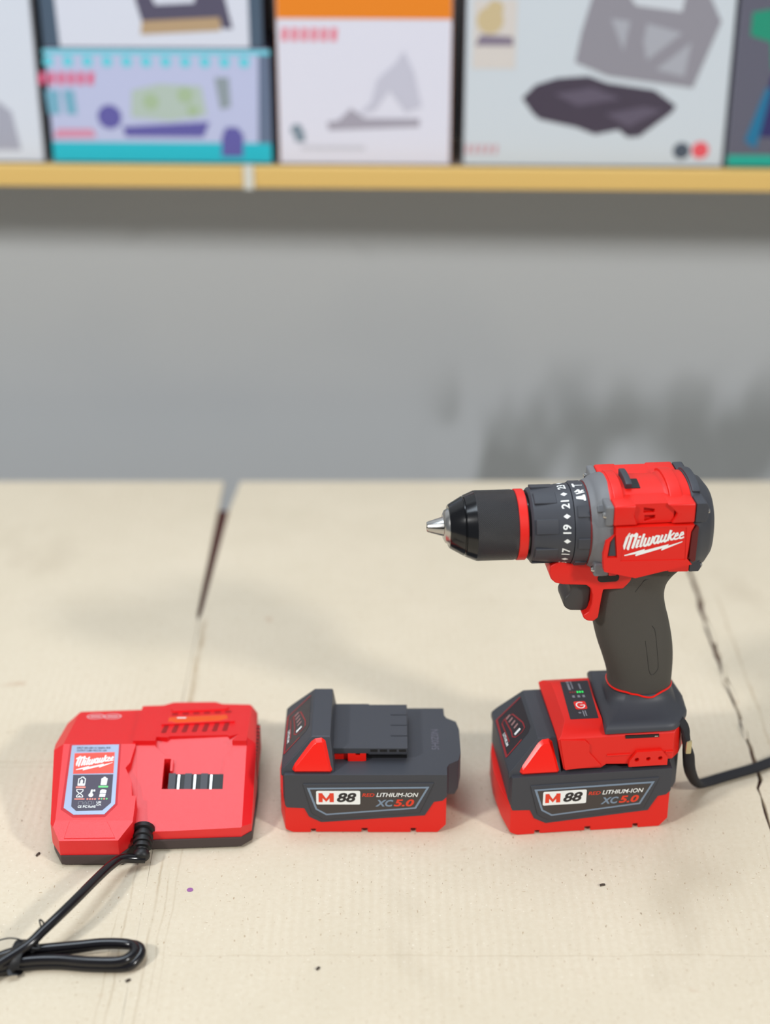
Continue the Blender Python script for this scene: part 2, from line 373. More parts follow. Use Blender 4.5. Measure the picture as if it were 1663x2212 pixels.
# wide brown paper strip / fold marks and the purple spot
pd = part('ink_spot', fill2d([circ(-133.8, -62, 2.2)], lambda a, b: (a, b, 0.15)), mat('purple_ink', (150, 95, 150), 0.8), None, smooth=0)
tag(pd, 'small purple ink spot on the cardboard in front of the charger', 'ink spot')
for k, (x, y, l, a, lab) in enumerate([(287, -32, 4.5, 0.4, 'small dark crumb on the cardboard right of the drill battery'), (-246, -26, 3.6, 1.1, 'dark speck of dirt on the cardboard left of the charger'), (148, -58, 3.4, 0.3, 'brown speck on the cardboard in front of the drill'), (-165, -152, 3.0, 0.7, 'small dark speck in front of the coiled cord'), (-44, -141, 2.6, 0.9, 'tiny grey speck on the bare cardboard at the front')]):
    c = part('crumb', tube([(x, y, 0.6), (x + l / 2 * cos(a), y + l / 2 * sin(a), 1.0), (x + l * cos(a), y + l * sin(a), 0.5)], 0.8, 6), mat('crumb_brown', (70, 58, 50), 0.9), None)
    tag(c, lab, 'crumb')

# shelf: board with timber front edge, yawed very slightly
shy = R(-1.6)
sh = root('shelf', (0, 670, 0), shy, 'long wall shelf with a pale timber front edge, carrying the cartons', 'shelf')
part('shelf_board', box(-1400, 1400, 3, 128, 287, 307), mat('shelf_board_paint', (150, 140, 128), 0.7), sh, 0.6)
part('timber_edge', box(-1400, 1400, -8, 2.5, 288, 309), 'wood', sh, 1.5)
part('price_clip', box(-141, -131, -10.5, -8, 287, 312), mat('clear_plastic_clip', (208, 208, 200), 0.3), sh, 0.8)
for bx in (-900, 0, 900): part('bracket', box(bx, bx + 18, 20, 140, 240, 287), 'grey', sh, 1) if bx else None

def carton(name, label, x0, x1, z0, z1, depth, front, side, y0=8):
    r = root(name, (0, 0, 0), 0, label, 'carton', 'cartons on the shelf')
    r.location = (cos(shy) * 0.001 * (x0 + x1) / 2, 0.670 + sin(shy) * 0.001 * (x0 + x1) / 2, 0.001 * z0); r.rotation_euler = (0, 0, shy)
    w = (x1 - x0) / 2; h = z1 - z0
    part('box_body', box(-w, w, y0, y0 + depth, 0, h), side, r, 0.8)
    part('front_panel', box(-w + 0.6, w - 0.6, y0 - 0.5, y0 - 0.05, 0.6, h - 0.6), front, r, 0)
    def P(name, polys, m, lift=0, label=None):
        return part(name, fill2d(polys, lambda a, b: (a - (x0 + x1) / 2, y0 - 0.7 - lift, b - z0)), m, r, 0, label=label, smooth=0)
    return r, P
cm = lambda n, c, r=0.5: mat(n, c, r)
ZT = 309
# far left white carton
r, P = carton('appliance_carton', 'plain white carton at the left end of the shelf, cut by the frame', -520, -344, ZT, ZT + 240, 100, cm('white_card', (206, 212, 224)), cm('white_card_side', (186, 190, 198)))
P('printed_picture', [[(-392, ZT + 12), (-366, ZT + 12), (-372, ZT + 50), (-386, ZT + 62)]], cm('grey_art', (160, 162, 178)))
# teal carton lying low, iron carton stacked on it
r, P = carton('appliance_carton', 'wide teal-edged carton with purple and green food pictures and a red word', -334, -113, ZT, ZT + 113, 100, cm('lilac_card', (182, 188, 220)), cm('navy_card', (44, 46, 62)))
TX = lambda u: -334 + (u - 108) * 0.459
def TZ(v): return ZT + (345 - v) * 0.437
teal = cm('teal_print', (26, 180, 200)); teal2 = cm('pale_teal_print', (100, 200, 218)); purple = cm('purple_print', (92, 88, 160)); pale = cm('pale_green_print', (172, 188, 180)); pink = cm('pink_red_print', (215, 90, 128))
P('teal_band', [[(TX(108), TZ(343)), (TX(588), TZ(343)), (TX(588), TZ(298)), (TX(108), TZ(298))]], teal)
P('scalloped_edge', [[(TX(104 + 0), TZ(100)), (TX(590), TZ(100)), (TX(590), TZ(90)), (TX(104), TZ(90))]] + [circ(TX(115 + i * 42), TZ(116), 5.5, 12) for i in range(12)], teal2)
P('red_word', strokes([[(TX(96 + i * 21), TZ(165)), (TX(100 + i * 21), TZ(143))] for i in range(6)], 6.4), pink)
P('printed_picture', [[(TX(270), TZ(285)), (TX(440), TZ(285)), (TX(455), TZ(250)), (TX(265), TZ(262))]], purple, label='violet tray picture')
P('printed_picture', [[(TX(285), TZ(240)), (TX(290), TZ(180)), (TX(350), TZ(165)), (TX(440), TZ(170)), (TX(450), TZ(235)), (TX(370), TZ(248))]], pale, label='pale green salad picture')
P('printed_picture', [circ(TX(330), TZ(205), 8), circ(TX(405), TZ(190), 8), circ(TX(420), TZ(225), 6)], cm('olive_print', (160, 182, 150)), 0.1, label='green leaf picture')
P('printed_picture', [circ(TX(238), TZ(240), 12)], purple, label='violet round picture')
P('printed_picture', [[(TX(478), TZ(330)), (TX(525), TZ(330)), (TX(528), TZ(280)), (TX(515), TZ(262)), (TX(490), TZ(262)), (TX(480), TZ(285))]], purple, 0.1, label='violet bottle picture')
P('printed_picture', [[(TX(470), TZ(150)), (TX(500), TZ(150)), (TX(502), TZ(215)), (TX(480), TZ(222))]], cm('grey_green_print', (138, 150, 158)), 0.1, label='grey jug picture')
P('printed_picture', [[(TX(102), TZ(180)), (TX(132), TZ(180)), (TX(132), TZ(235)), (TX(106), TZ(235))], [(TX(140), TZ(180)), (TX(165), TZ(180)), (TX(168), TZ(235)), (TX(145), TZ(235))]], cm('teal_grey_print', (112, 168, 192)), label='pale teal blocks')
P('printed_picture', [[(TX(112), TZ(290)), (TX(205), TZ(288)), (TX(200), TZ(268)), (TX(120), TZ(268))]], cm('rose_print', (205, 140, 168)), label='rose strip')
P('side_strip', [[(TX(560), TZ(298)), (TX(590), TZ(298)), (TX(590), TZ(100)), (TX(566), TZ(100))]], cm('teal_grey_side', (96, 110, 136)), 0.1)
r, P = carton('appliance_carton', 'carton showing a steam iron, stacked on top of the teal carton', -334, -119, ZT + 113.6, ZT + 230, 98, cm('cool_white_card', (208, 212, 226)), cm('dark_blue_card', (50, 56, 76)))
P('side_strip', [[(-334, ZT + 114), (-318, ZT + 114), (-322, ZT + 229), (-334, ZT + 229)]], cm('slate_print', (70, 88, 108)))
P('side_strip', [[(-132, ZT + 114), (-119, ZT + 114), (-119, ZT + 229), (-132, ZT + 229)]], cm('slate_print', (70, 88, 108)))
P('printed_picture', [[(-238, ZT + 126), (-160, ZT + 130), (-158, ZT + 143), (-236, ZT + 139)]], cm('tan_print', (176, 150, 118)), label='tan iron sole picture')
P('printed_picture', [[(-236, ZT + 139), (-158, ZT + 143), (-166, ZT + 175), (-180, ZT + 178), (-184, ZT + 156), (-222, ZT + 154), (-232, ZT + 176), (-246, ZT + 178)], [(-158, ZT + 132), (-148, ZT + 132), (-158, ZT + 176), (-168, ZT + 176)]], cm('iron_dark_print', (82, 78, 100)), 0.1, label='dark steam iron picture')
# white carton with orange lid band
r, P = carton('appliance_carton', 'white carton with an orange band on top and a pale grey gadget picture', -106, 65, ZT, ZT + 250, 100, cm('lilac_white_card', (214, 214, 228)), cm('orange_card', (226, 130, 30)))
P('orange_band', [[(-105, ZT + 142), (64, ZT + 142), (64, ZT + 249), (-105, ZT + 249)]], cm('orange_print', (226, 128, 22)))
P('red_word', strokes([[(-98 + i * 9.5, ZT + 122), (-97 + i * 9.5, ZT + 132)] for i in range(6)], 6.2), cm('pale_red_print', (222, 120, 140)))
P('printed_picture', [[(-56, ZT + 34), (34, ZT + 38), (34, ZT + 46), (-20, ZT + 46), (-34, ZT + 56), (-46, ZT + 44), (-58, ZT + 42)]], cm('grey_foot_print', (158, 154, 168)), label='grey gadget foot picture')
P('printed_picture', [[(-26, ZT + 50), (-14, ZT + 62), (-8, ZT + 84), (10, ZT + 100), (18, ZT + 112), (28, ZT + 92), (36, ZT + 58), (20, ZT + 52), (4, ZT + 74), (-10, ZT + 54)]], cm('pale_gadget_print', (190, 190, 206)), 0.1, label='pale gadget body picture')
P('symbol', [circ(-88, ZT + 34, 6), [(-90, ZT + 22), (-80, ZT + 22), (-80, ZT + 32), (-90, ZT + 32)]], cm('grey_blue_print', (120, 136, 150)))
P('fine_print', [[(-84, ZT + 14), (-20, ZT + 14), (-20, ZT + 19), (-84, ZT + 19)]], cm('faint_print', (196, 196, 208)))
# sandwich maker carton
r, P = carton('appliance_carton', 'large pale carton showing an open sandwich toaster, beside the orange-banded one', 78, 336, ZT, ZT + 270, 104, cm('pale_blue_card', (198, 206, 214)), cm('pale_grey_card', (150, 154, 166)))
SX = lambda u: 78 + (u - 1000) * 0.464
SZ = lambda v: ZT + (368 - v) * 0.437
P('printed_picture', [[(SX(1122), SZ(215)), (SX(1150), SZ(185)), (SX(1195), SZ(170)), (SX(1260), SZ(165)), (SX(1300), SZ(180)), (SX(1400), SZ(195)), (SX(1448), SZ(230)), (SX(1440), SZ(245)), (SX(1375), SZ(300)), (SX(1350), SZ(302)), (SX(1330), SZ(285)), (SX(1280), SZ(296)), (SX(1240), SZ(280)), (SX(1160), SZ(262)), (SX(1145), SZ(248))]], cm('toaster_dark_print', (66, 58, 74)), label='dark lower half of the toaster picture')
P('printed_picture', [[(SX(1190), SZ(205)), (SX(1270), SZ(190)), (SX(1330), SZ(215)), (SX(1240), SZ(232))], [(SX(1300), SZ(250)), (SX(1380), SZ(232)), (SX(1420), SZ(240)), (SX(1350), SZ(278))]], cm('toaster_plum_print', (92, 84, 102)), 0.1, label='paler facets of the toaster picture')
P('printed_picture', [[(SX(1260), SZ(-10)), (SX(1500), SZ(-10)), (SX(1528), SZ(45)), (SX(1480), SZ(190)), (SX(1300), SZ(165)), (SX(1230), SZ(135)), (SX(1240), SZ(70))]], cm('toaster_grey_print', (140, 138, 148)), 0.05, label='grey lid of the toaster picture')
P('printed_picture', [[(SX(1300), SZ(40)), (SX(1340), SZ(45)), (SX(1330), SZ(110))], [(SX(1375), SZ(50)), (SX(1450), SZ(70)), (SX(1380), SZ(130)), (SX(1370), SZ(90))], [(SX(1400), SZ(150)), (SX(1470), SZ(90)), (SX(1460), SZ(165))]], cm('toaster_light_print', (164, 166, 176)), 0.1, label='pale wells of the toaster picture')
P('printed_picture', [[(SX(1335), SZ(-8)), (SX(1450), SZ(-8)), (SX(1445), SZ(25)), (SX(1350), SZ(12))]], cm('handle_gap_print', (200, 206, 214)), 0.12, label='gap in the toaster handle picture')
P('printed_picture', [[(SX(1015), SZ(150)), (SX(1105), SZ(150)), (SX(1105), SZ(0)), (SX(1015), SZ(0))]], cm('serving_print', (206, 200, 196)), label='small serving suggestion panel')
P('printed_picture', [circ(SX(1050), SZ(45), 13), circ(SX(1060), SZ(20), 8)], cm('ochre_print', (196, 178, 140)), 0.1, label='yellow snack picture')
P('printed_picture', [[(SX(1020), SZ(100)), (SX(1100), SZ(100)), (SX(1098), SZ(80)), (SX(1030), SZ(76))]], cm('mauve_dark_print', (128, 118, 136)), 0.1, label='dark plate picture')
P('symbol', [circ(SX(1467), SZ(332), 8.5)], cm('slate_dot_print', (74, 84, 98)), label='dark round symbol')
P('symbol', [circ(SX(1507), SZ(330), 8.5)], cm('red_dot_print', (224, 84, 96)), label='red round symbol')
P('printed_word', strokes([[(SX(1008 + i * 15), SZ(340)), (SX(1010 + i * 15), SZ(322))] for i in range(5)], 3.6), cm('muted_red_print', (196, 150, 160)))
# green carton right
r, P = carton('appliance_carton', 'dark carton with green and blue pictures at the right end of the shelf', 340, 520, ZT, ZT + 230, 100, cm('slate_card', (92, 92, 108)), cm('grey_card', (140, 142, 156)))
P('teal_band', [[(341, ZT + 1), (519, ZT + 1), (519, ZT + 12), (341, ZT + 12)]], cm('green_teal_print', (20, 165, 148)))
P('printed_picture', [[(352, ZT + 150), (400, ZT + 158), (400, ZT + 90), (376, ZT + 96), (372, ZT + 122), (352, ZT + 128)]], cm('emerald_print', (22, 140, 112)), label='green picture')
P('printed_picture', [[(376, ZT + 90), (430, ZT + 90), (430, ZT + 30), (368, ZT + 30)]], cm('navy_print', (42, 40, 96)), label='navy picture')
P('printed_picture', [[(356, ZT + 26), (372, ZT + 78), (378, ZT + 78), (368, ZT + 18)]], cm('blue_teal_print', (20, 110, 150)), 0.1, label='blue stripe picture')

# ------------------------------------------------------------------ battery pack
CASE_F = [(-9, 49.5), (-9, 28.5), (-6.5, 22.6), (6.1, 22), (9.4, 14.5), (18, 9.6), (92.3, 15.6), (98.7, 27.4), (104.8, 28.5), (107.8, 31.7), (108.6, 25), (114, 22.5), (119, 30), (119, 51), (-7, 51)]
PLAN = [(-7.5, 0), (107.8, 0), (108, 9), (109.5, 13), (116.5, 18), (118.4, 28), (118.4, 57), (116.5, 67), (109.5, 72), (108, 76), (107.8, 85), (-7.5, 85), (-11.5, 68), (-13.2, 42.5), (-11.5, 17)]
BASE_F = [(-8.6, 27), (-8.6, 7), (-5.5, 1.5), (-2, 0), (10.5, 0), (10.5, 3), (14, 3), (14, 0.3), (47, 0.3), (47, 3.6), (51.2, 3.6), (51.2, 0), (82.3, 0), (82.3, 3.6), (86, 3.6), (86, 0), (101.7, 0), (107.6, 6.9), (107.6, 33), (100, 34), (0, 34), (0, 27)]
def on_front(y): return lambda a, b: (a, y, b)
def build_battery(rt, as_part=False):
    plan = prism(PLAN, 'xy', 0, 80)
    case = bevel(boolean(prism(CASE_F, 'xz', -2, 87), [plan]), 0.9, 2)
    if as_part:
        top = part('battery_pack', case, 'dark', rt, 0, label='red and charcoal battery pack slotted under the drill foot')
        rt = top
    else:
        top = part('case', case, 'dark', rt, 0)
    top.modifiers.new('wn', 'WEIGHTED_NORMAL').keep_sharp = True
    add = lambda *a, **k: part(*a, **k)
    pl2 = prism([(x - (0.2 if x < 0 else 0.0), y + (0.7 if y < 40 else -0.7 if y > 45 else 0)) for x, y in PLAN], 'xy', -1, 80)
    bs = boolean(prism([(-13.6 if x < -8 else x, z) for x, z in BASE_F], 'xz', -2, 87), [pl2])
    add('base_shell', bs, 'red', rt, bev=0.8)
    # raised bevel frame round the label
    add('label_surround', bevel(prism([(5.5, 43.5), (98.6, 44.5), (88.5, 18.5), (20.3, 12.3), (11.6, 18.3)], 'xz', -0.9, 2), 0.7, 2), 'dark', rt)
    # tower
    tw_xz = [(25.4, 76), (12, 76), (-9.8, 53), (-9.8, 48), (28.4, 48), (27, 62)]
    tw_yz = [(2.5, 47), (4, 57), (11.5, 76), (73.5, 76), (81, 57), (82.5, 47)]
    tw = boolean(prism(tw_xz, 'xz', -2, 90), [prism(tw_yz, 'yz', -20, 40)])
    add('latch_head', tw, 'dark', rt, bev=1.0)
    bt = [(-2.2, 50.8), (-2.2, 56), (11.6, 72.6), (14.5, 74.6), (21.4, 75.4), (27.6, 50.8)]
    for far in (0, 1):
        yz = [(0.9, 50.5), (2.8, 58.5), (9.2, 76.2), (16, 76.2), (12, 50.5)]
        yz = [(85 - y if far else y, z) for y, z in yz]
        bm_ = boolean(prism(bt, 'xz', -3, 90), [prism(yz, 'yz', -20, 40)])
        add('release_button', bevel(bm_, 2.3, 1), 'button', rt, bev=0.35, seg=2, smooth=12, ang=12)
    # rail block with slots
    slab = prism([(26, 16.5), (80, 16.5), (80, 72.5), (52, 72.5), (52, 73.6), (26, 73.6)], 'xy', 57.5, 62.5)
    cuts = [box(68, 81, y - 0.55, y + 0.55, 60, 64) for y in (59, 45.5, 32)]
    slab = boolean(slab, cuts, 'DIFFERENCE')
    add('terminal_rail', bevel(slab, 0.4, 1), 'dark', rt)
    add('rail_foot', box(26, 79.6, 20.5, 69, 50, 58), 'blacksoft', rt, bev=0.5)
    for y0, y1 in ((16.8, 20.5), (69, 72)):
        lug = box(52, 79.8, y0, y1, 56.5, 61.9) if y0 < 40 else box(52, 79.8, y0, y1, 56.5, 61.9)
        add('rail_lug', lug, 'dark', rt, bev=0.4)
    for k in range(4): add('rail_slot', box(53.4 + k * 6.8, 58.4 + k * 6.8, 16.3, 17.2, 59.3, 61.2), 'blacksoft', rt)
    hk = [(27, 58), (50.3, 58.6), (50.3, 51.4), (41.5, 48.6), (37.6, 48.6), (37.6, 51), (27, 51)]
    for far in (0, 1):
        a, b = (16.6, 21) if not far else (68, 72.4)
        add('latch_hook', boolean(prism(hk, 'xz', a, b), [box(42.8, 46, 10, 80, 55.8, 60), box(26, 37.2, 10, 19 if not far else 10.1, 45, 60)], 'DIFFERENCE'), 'button', rt, bev=0.5)
    # deck border ridge and nose step
    add('embossed_code', text('5H0Z0N', (30.5, -103, 56.5, -97.5), lambda s, t: (-t, s, 51.12), bold=0.02), 'deeptext', rt, smooth=0)
    # label
    y = -1.05
    lb = add('label', fill2d([[(8.4, 40.6), (95.3, 41.6), (85.9, 22.4), (21.7, 16.7), (14.2, 21.8)]], on_front(y)), 'bluegrey', rt, smooth=0)
    lp = rt if as_part else lb
    add('label_field', fill2d([[(10.6, 39.2), (93.0, 40.1), (84.9, 23.7), (22.1, 18.1), (15.4, 22.6)]], on_front(y - 0.1)), mat_once('label_field_dark', (64, 58, 56)), lp, smooth=0)
    add('badge', fill2d([rrect(14.9, 26.3, 46.2, 38.2, 1.1)], on_front(y - 0.2)), 'white', lp, smooth=0)
    Mshape = [[(16.6, 28.4), (16.6, 36.2), (19.4, 36.2), (19.4, 28.4)], [(24.4, 28.4), (24.4, 36.2), (27.4, 36.2), (27.4, 28.4)], [(19.0, 36.2), (22.0, 31.4), (22.0, 28.6), (19.0, 32.6)], [(25.0, 36.2), (22.0, 31.4), (22.0, 28.6), (25.0, 32.6)]]
    add('lettering', fill2d(Mshape, on_front(y - 0.3)), 'redprint', lp, smooth=0, label='red capital M')
    add('lettering', text('88', (29.6, 28.3, 43.4, 36.5), on_front(y - 0.3), 0.25, 0.035), 'blackprint', lp, smooth=0, label='black slanted 88')
    add('lettering', text('RED', (47.6, 33.1, 56.3, 36.0), on_front(y - 0.25), 0.2, 0.016), 'redprint', lp, smooth=0, label='small red word RED')
    add('lettering', text('LITHIUM-ION', (57.6, 32.9, 87.5, 36.5), on_front(y - 0.25), 0.25, 0.014), 'white', lp, smooth=0, label='white words LITHIUM-ION')
    add('lettering', text('XC', (56.8, 24.4, 69.8, 30.4), on_front(y - 0.25), 0.25, 0.035), 'bluegrey', lp, smooth=0, label='grey letters XC')
    add('lettering', text('5.0', (70.0, 24.6, 84.6, 30.8), on_front(y - 0.25), 0.25, 0.035), 'redprint', lp, smooth=0, label='red figures 5.0')
    # charge display on the slanted end: t across the depth, z up the slope
    A = Vector((-9.8, 0, 53)); u = Vector((12, 0, 76)) - A; u.normalize(); nrm = Vector((-u.z, 0, u.x))
    def disp(off): return lambda t, z: tuple(A + u * ((z - 53) / u.z) + Vector((0, t, 0)) + nrm * off)
    add('charge_display', fill2d([[(68.5, 73.4), (67.5, 54.8), (64.5, 53.8), (22, 53.8), (19.5, 54.5), (25, 71.2), (29.5, 73.6)]], disp(0.12)), 'panel', rt, smooth=0)
    add('display_border', fill2d(strokes([[(68.2, 72.8), (67, 55), (20.5, 54.6)], [(20.5, 54.6), (24, 66)]], 1.3), disp(0.2)), 'darkred', rt, smooth=0)
    add('charge_frame', fill2d(strokes([[(60.5, 61), (58, 65.5), (40, 70), (33, 70.2), (31, 67.5), (31.5, 63.5), (35, 61.5), (41, 61.8), (60.5, 60), (58, 57.6), (33, 58.8)]], 0.7), disp(0.2)), 'darkred', rt, smooth=0)
    for k in range(4): add('charge_light', fill2d([[(59.3 - k * 5.4, 60.8 + k), (57.3 - k * 5.4, 61 + k), (58.6 - k * 5.4, 64 + k), (60.6 - k * 5.4, 63.8 + k)]], disp(0.26)), 'pinkish', rt, smooth=0)
    add('test_button', fill2d([[(36.4, 63.0), (33.9, 63.4), (34.9, 67.6), (37.4, 67.2)]], disp(0.26)), 'white', rt, smooth=0)
    add('lettering', text('LITHIUM', (-46, 56.2, -30.5, 57.9), lambda s, t: disp(0.26)(-s, t), bold=0.02), 'white', rt, smooth=0, label='tiny white word LITHIUM')
    return top
_mc = {}
def mat_once(n, c, r=0.5):
    if n not in _mc: _mc[n] = mat(n, c, r)
    return _mc[n]

bat = root('battery_pack', (-63.8, 0.4, 0.1), 0, 'loose red and charcoal battery pack marked 5.0, lying between charger and drill', 'battery')
build_battery(bat)

# ------------------------------------------------------------------ drill
YAW = R(5.74)
dr = root('cordless_drill', (97.2, -2.5, 0.1), YAW, 'red and charcoal cordless drill standing upright on its battery, chuck pointing left', 'drill')
build_battery(dr, True)
YC = 42.5
def axz(x): return 231.0 - (x + 65) * 0.0185
def lathe(prof, n=64, sup=2.0, asp=1.0):
    rings = []
    for x, r in prof:
        ring = []
        for k in range(n):
            a, b = supell(r * asp, r, sup, n, 2 * pi * k / n); ring.append((x, YC + a, axz(x) + b))
        rings.append(ring)
    return loft(rings)
def onring(r, off=0.12):       # s = x position, t = angle in degrees from the near side upwards
    return lambda s, t: (s, YC - (r(s) + off) * cos(R(t)), axz(s) + (r(s) + off) * sin(R(t)))
def ringseg(x0, x1, a0, a1, r0, r1, k=6):
    v, f = [], []
    for i in range(k + 1):
        a = R(a0 + (a1 - a0) * i / k)
        for x in (x0, x1):
            for r in (r0, r1): v.append((x, YC - r * cos(a), axz(x) + r * sin(a)))
    for i in range(k):
        b = i * 4; f += [(b, b + 4, b + 5, b + 1), (b + 2, b + 3, b + 7, b + 6), (b + 1, b + 5, b + 7, b + 3), (b, b + 2, b + 6, b + 4)]
    f += [(0, 1, 3, 2), (4 * k, 4 * k + 2, 4 * k + 3, 4 * k + 1)]
    return mesh_from(v, f)
# chuck: sleeve with jaws, nose ring, knurl and red ring as sub-parts
chuck = part('chuck', lathe([(-50.6, 9), (-50.6, 14.3), (-49.8, 15.2), (-41.2, 20.2), (-40.8, 19.6), (-40.2, 19.6), (-39.9, 20.9), (-34.0, 23.4), (-33.2, 23.7), (-33, 23.2)], 96), 'black', dr)
part('knurled_sleeve', lathe([(-33.2, 22.5), (-33.2, 23.75), (-31.5, 24.0), (-7.5, 24.0), (-5.6, 23.6), (-5.6, 20)], 128), 'knurl', chuck)
part('nose_ring', lathe([(-54.2, 6), (-54.2, 8.5), (-53, 11), (-50.4, 12.6), (-50.4, 6)], 64), 'steel', chuck)
for k in range(3):
    a0 = R(90 + 12 + 120 * k); jaw = []
    for x, r in ((-65.2, 3.1), (-64.6, 3.6), (-52, 7.4)):
        ring = [(x, YC + 0.5 * cos(a0), axz(x) + 0.5 * sin(a0))]
        for i in range(9):
            a = a0 + R(-56 + 112 * i / 8); ring.append((x, YC + r * cos(a), axz(x) + r * sin(a)))
        jaw.append(ring)
    part('jaw', loft(jaw), 'steel', chuck)
part('red_ring', lathe([(-5.4, 20), (-5.4, 23.9), (-4.9, 24.3), (0.2, 24.3), (0.7, 23.9), (0.7, 20)], 96), 'red', chuck)
part('chuck_collar', lathe([(0.5, 21), (4.5, 21)], 64), 'black', dr)
tr = lambda x: 25.0 + (x - 4) * 0.095
tring = part('clutch_ring', lathe([(3.0, 20), (2.8, 23.4), (4.2, 25.0), (20, tr(20)), (30.8, 27.5), (31.0, 27.0)], 96), 'dark', dr)
for k in range(8): part('grip_pad', bevel(ringseg(5.2, 20.5, 57 - 46 * k, 79 - 46 * k, 24, 26.9), 0.4, 1), 'dark', tring)
bnum = {78: 'x'}
for k, t in enumerate(['23', '21', '19', '17', '15', '13', '11', '9', '7', '5']):
    c = 90.3 - 36 * k
    part('number', text(t, (-28.6, c - 7.2, -23.0, c + 7.2), lambda s, a: (0, 0, 0)) if False else text(t, (c - 6.6, -28.4, c + 6.6, -22.9), lambda s, a: onring(lambda x: tr(x), 0.15)(-(-a) if False else -a * 1.0, s), bold=0.02), 'white', tring, smooth=0)
    d = c - 18; part('diamond_mark', fill2d([[(25.9 + 2.4, d), (25.9, d + 3.6), (25.9 - 2.4, d), (25.9, d - 3.6)]], onring(tr, 0.15)), 'white', tring, smooth=0)
mr_ = lambda x: 28.0
mring = part('mode_ring', lathe([(31.2, 26.5), (31.4, 27.8), (32.2, 28.2), (41.2, 28.4), (41.6, 27.6)], 96), 'dark', dr)
for k in range(8): part('grip_pad', bevel(ringseg(33, 41.3, 34 - 45 * k + (0), 50 - 45 * k, 27, 29.2), 0.35, 1), 'dark', mring) if k not in (7,) else None
sym = onring(lambda x: 28.3, 0.25)
part('mode_symbol', fill2d(strokes([[(33.6, 84), (33.6, 94)], [(33.6, 89), (39.5, 89)]], 1.4), sym), 'white', mring, smooth=0, label='white screw symbol')
part('mode_symbol', fill2d(strokes([[(33.6, 73), (36, 78), (36.5, 72), (39, 77)], [(34, 69.5), (39.5, 73)]], 1.6), sym), 'white', mring, smooth=0, label='white drill bit symbol')
part('mode_symbol', fill2d([[(38.2, 58), (39.8, 58), (39.8, 68), (38.2, 68)], [(33.4, 61), (38.2, 59.5), (38.2, 66.5), (33.4, 64.5)]], sym), 'white', mring, smooth=0, label='white hammer symbol')
part('seal_ring', lathe([(41.3, 20), (41.3, 28.6), (42.4, 28.6), (42.4, 20)], 64), mat('dark_red_seal', (110, 20, 22), 0.5), dr)
def segs(x0, x1, a0, a1, rr, k=14, rin=29.0):
    v, f = [], []
    for i in range(k + 1):
        t = R(a0 + (a1 - a0) * i / k); sc = (abs(cos(t) / 0.945) ** 2.35 + abs(sin(t)) ** 2.35) ** (-1 / 2.35)
        for x in (x0, x1):
            for r in (rin, rr * sc): v.append((x, YC - r * cos(t), axz(x) + r * sin(t)))
    for i in range(k):
        b = i * 4; f += [(b, b + 4, b + 5, b + 1), (b + 2, b + 3, b + 7, b + 6), (b + 1, b + 5, b + 7, b + 3), (b, b + 2, b + 6, b + 4)]
    f += [(0, 1, 3, 2), (4 * k, 4 * k + 2, 4 * k + 3, 4 * k + 1)]
    return mesh_from(v, f)
# gearcase
gear = part('gearcase', lathe([(42.0, 20), (42.1, 28.8), (44.5, 29.9), (46.2, 30.6), (46.6, 31.2), (49.6, 32.6), (52, 33.4), (55.4, 33.8), (56, 30)], 96, 2.2, 0.965), 'grey', dr)
for x, z0, z1, y0 in ((49.4, 242.0, 256.6, 9.2), (44.6, 202.4, 212.2, 13)):
    for far in (0, 1):
        a, b = (y0, y0 + 18) if not far else (85 - y0 - 18, 85 - y0)
        part('screw_boss', box(x, 55, a, b, z0, z1), 'grey', gear, bev=1.6, seg=3)
        ym = (y0 + 2.8) if not far else 85 - y0 - 2.8; zc = (z0 + z1) / 2
        rings = [[(xx, ym + rr * cos(2 * pi * k / 14), zc + rr * sin(2 * pi * k / 14)) for k in range(14)] for xx, rr in ((x + 2, 2.3), (x - 0.8, 2.3), (x - 1.7, 1.6), (x - 1.7, 0.7), (x - 0.6, 0.6))]
        part('screw', loft(rings), 'steel', gear)
part('gearcase_rib', ringseg(45.6, 52.5, 38, 47, 30, 34.0), 'grey', gear, bev=0.9)
# red housing
hs = lathe([(54.6, 30), (54.6, 33.4), (55.4, 33.7), (60.5, 33.7), (63, 32.4), (66, 31.8), (92, 31.8), (94, 33.0), (96, 34.0), (102, 34.2), (105, 33.6), (109.6, 33.5), (110, 30)], 96, 2.35, 0.945)
slots = [prism([(74.8, 251.5), (82.2, 252.7), (82.2, 256.3), (74.8, 257.2)], 'xz', 5, 20), prism([(75.6, 244.4), (75.6, 248.6), (82.8, 249.5), (82.8, 247.0)], 'xz', 5, 20)]
house = part('motor_housing', hs, 'red', dr)
house.modifiers.new('wn', 'WEIGHTED_NORMAL').keep_sharp = True
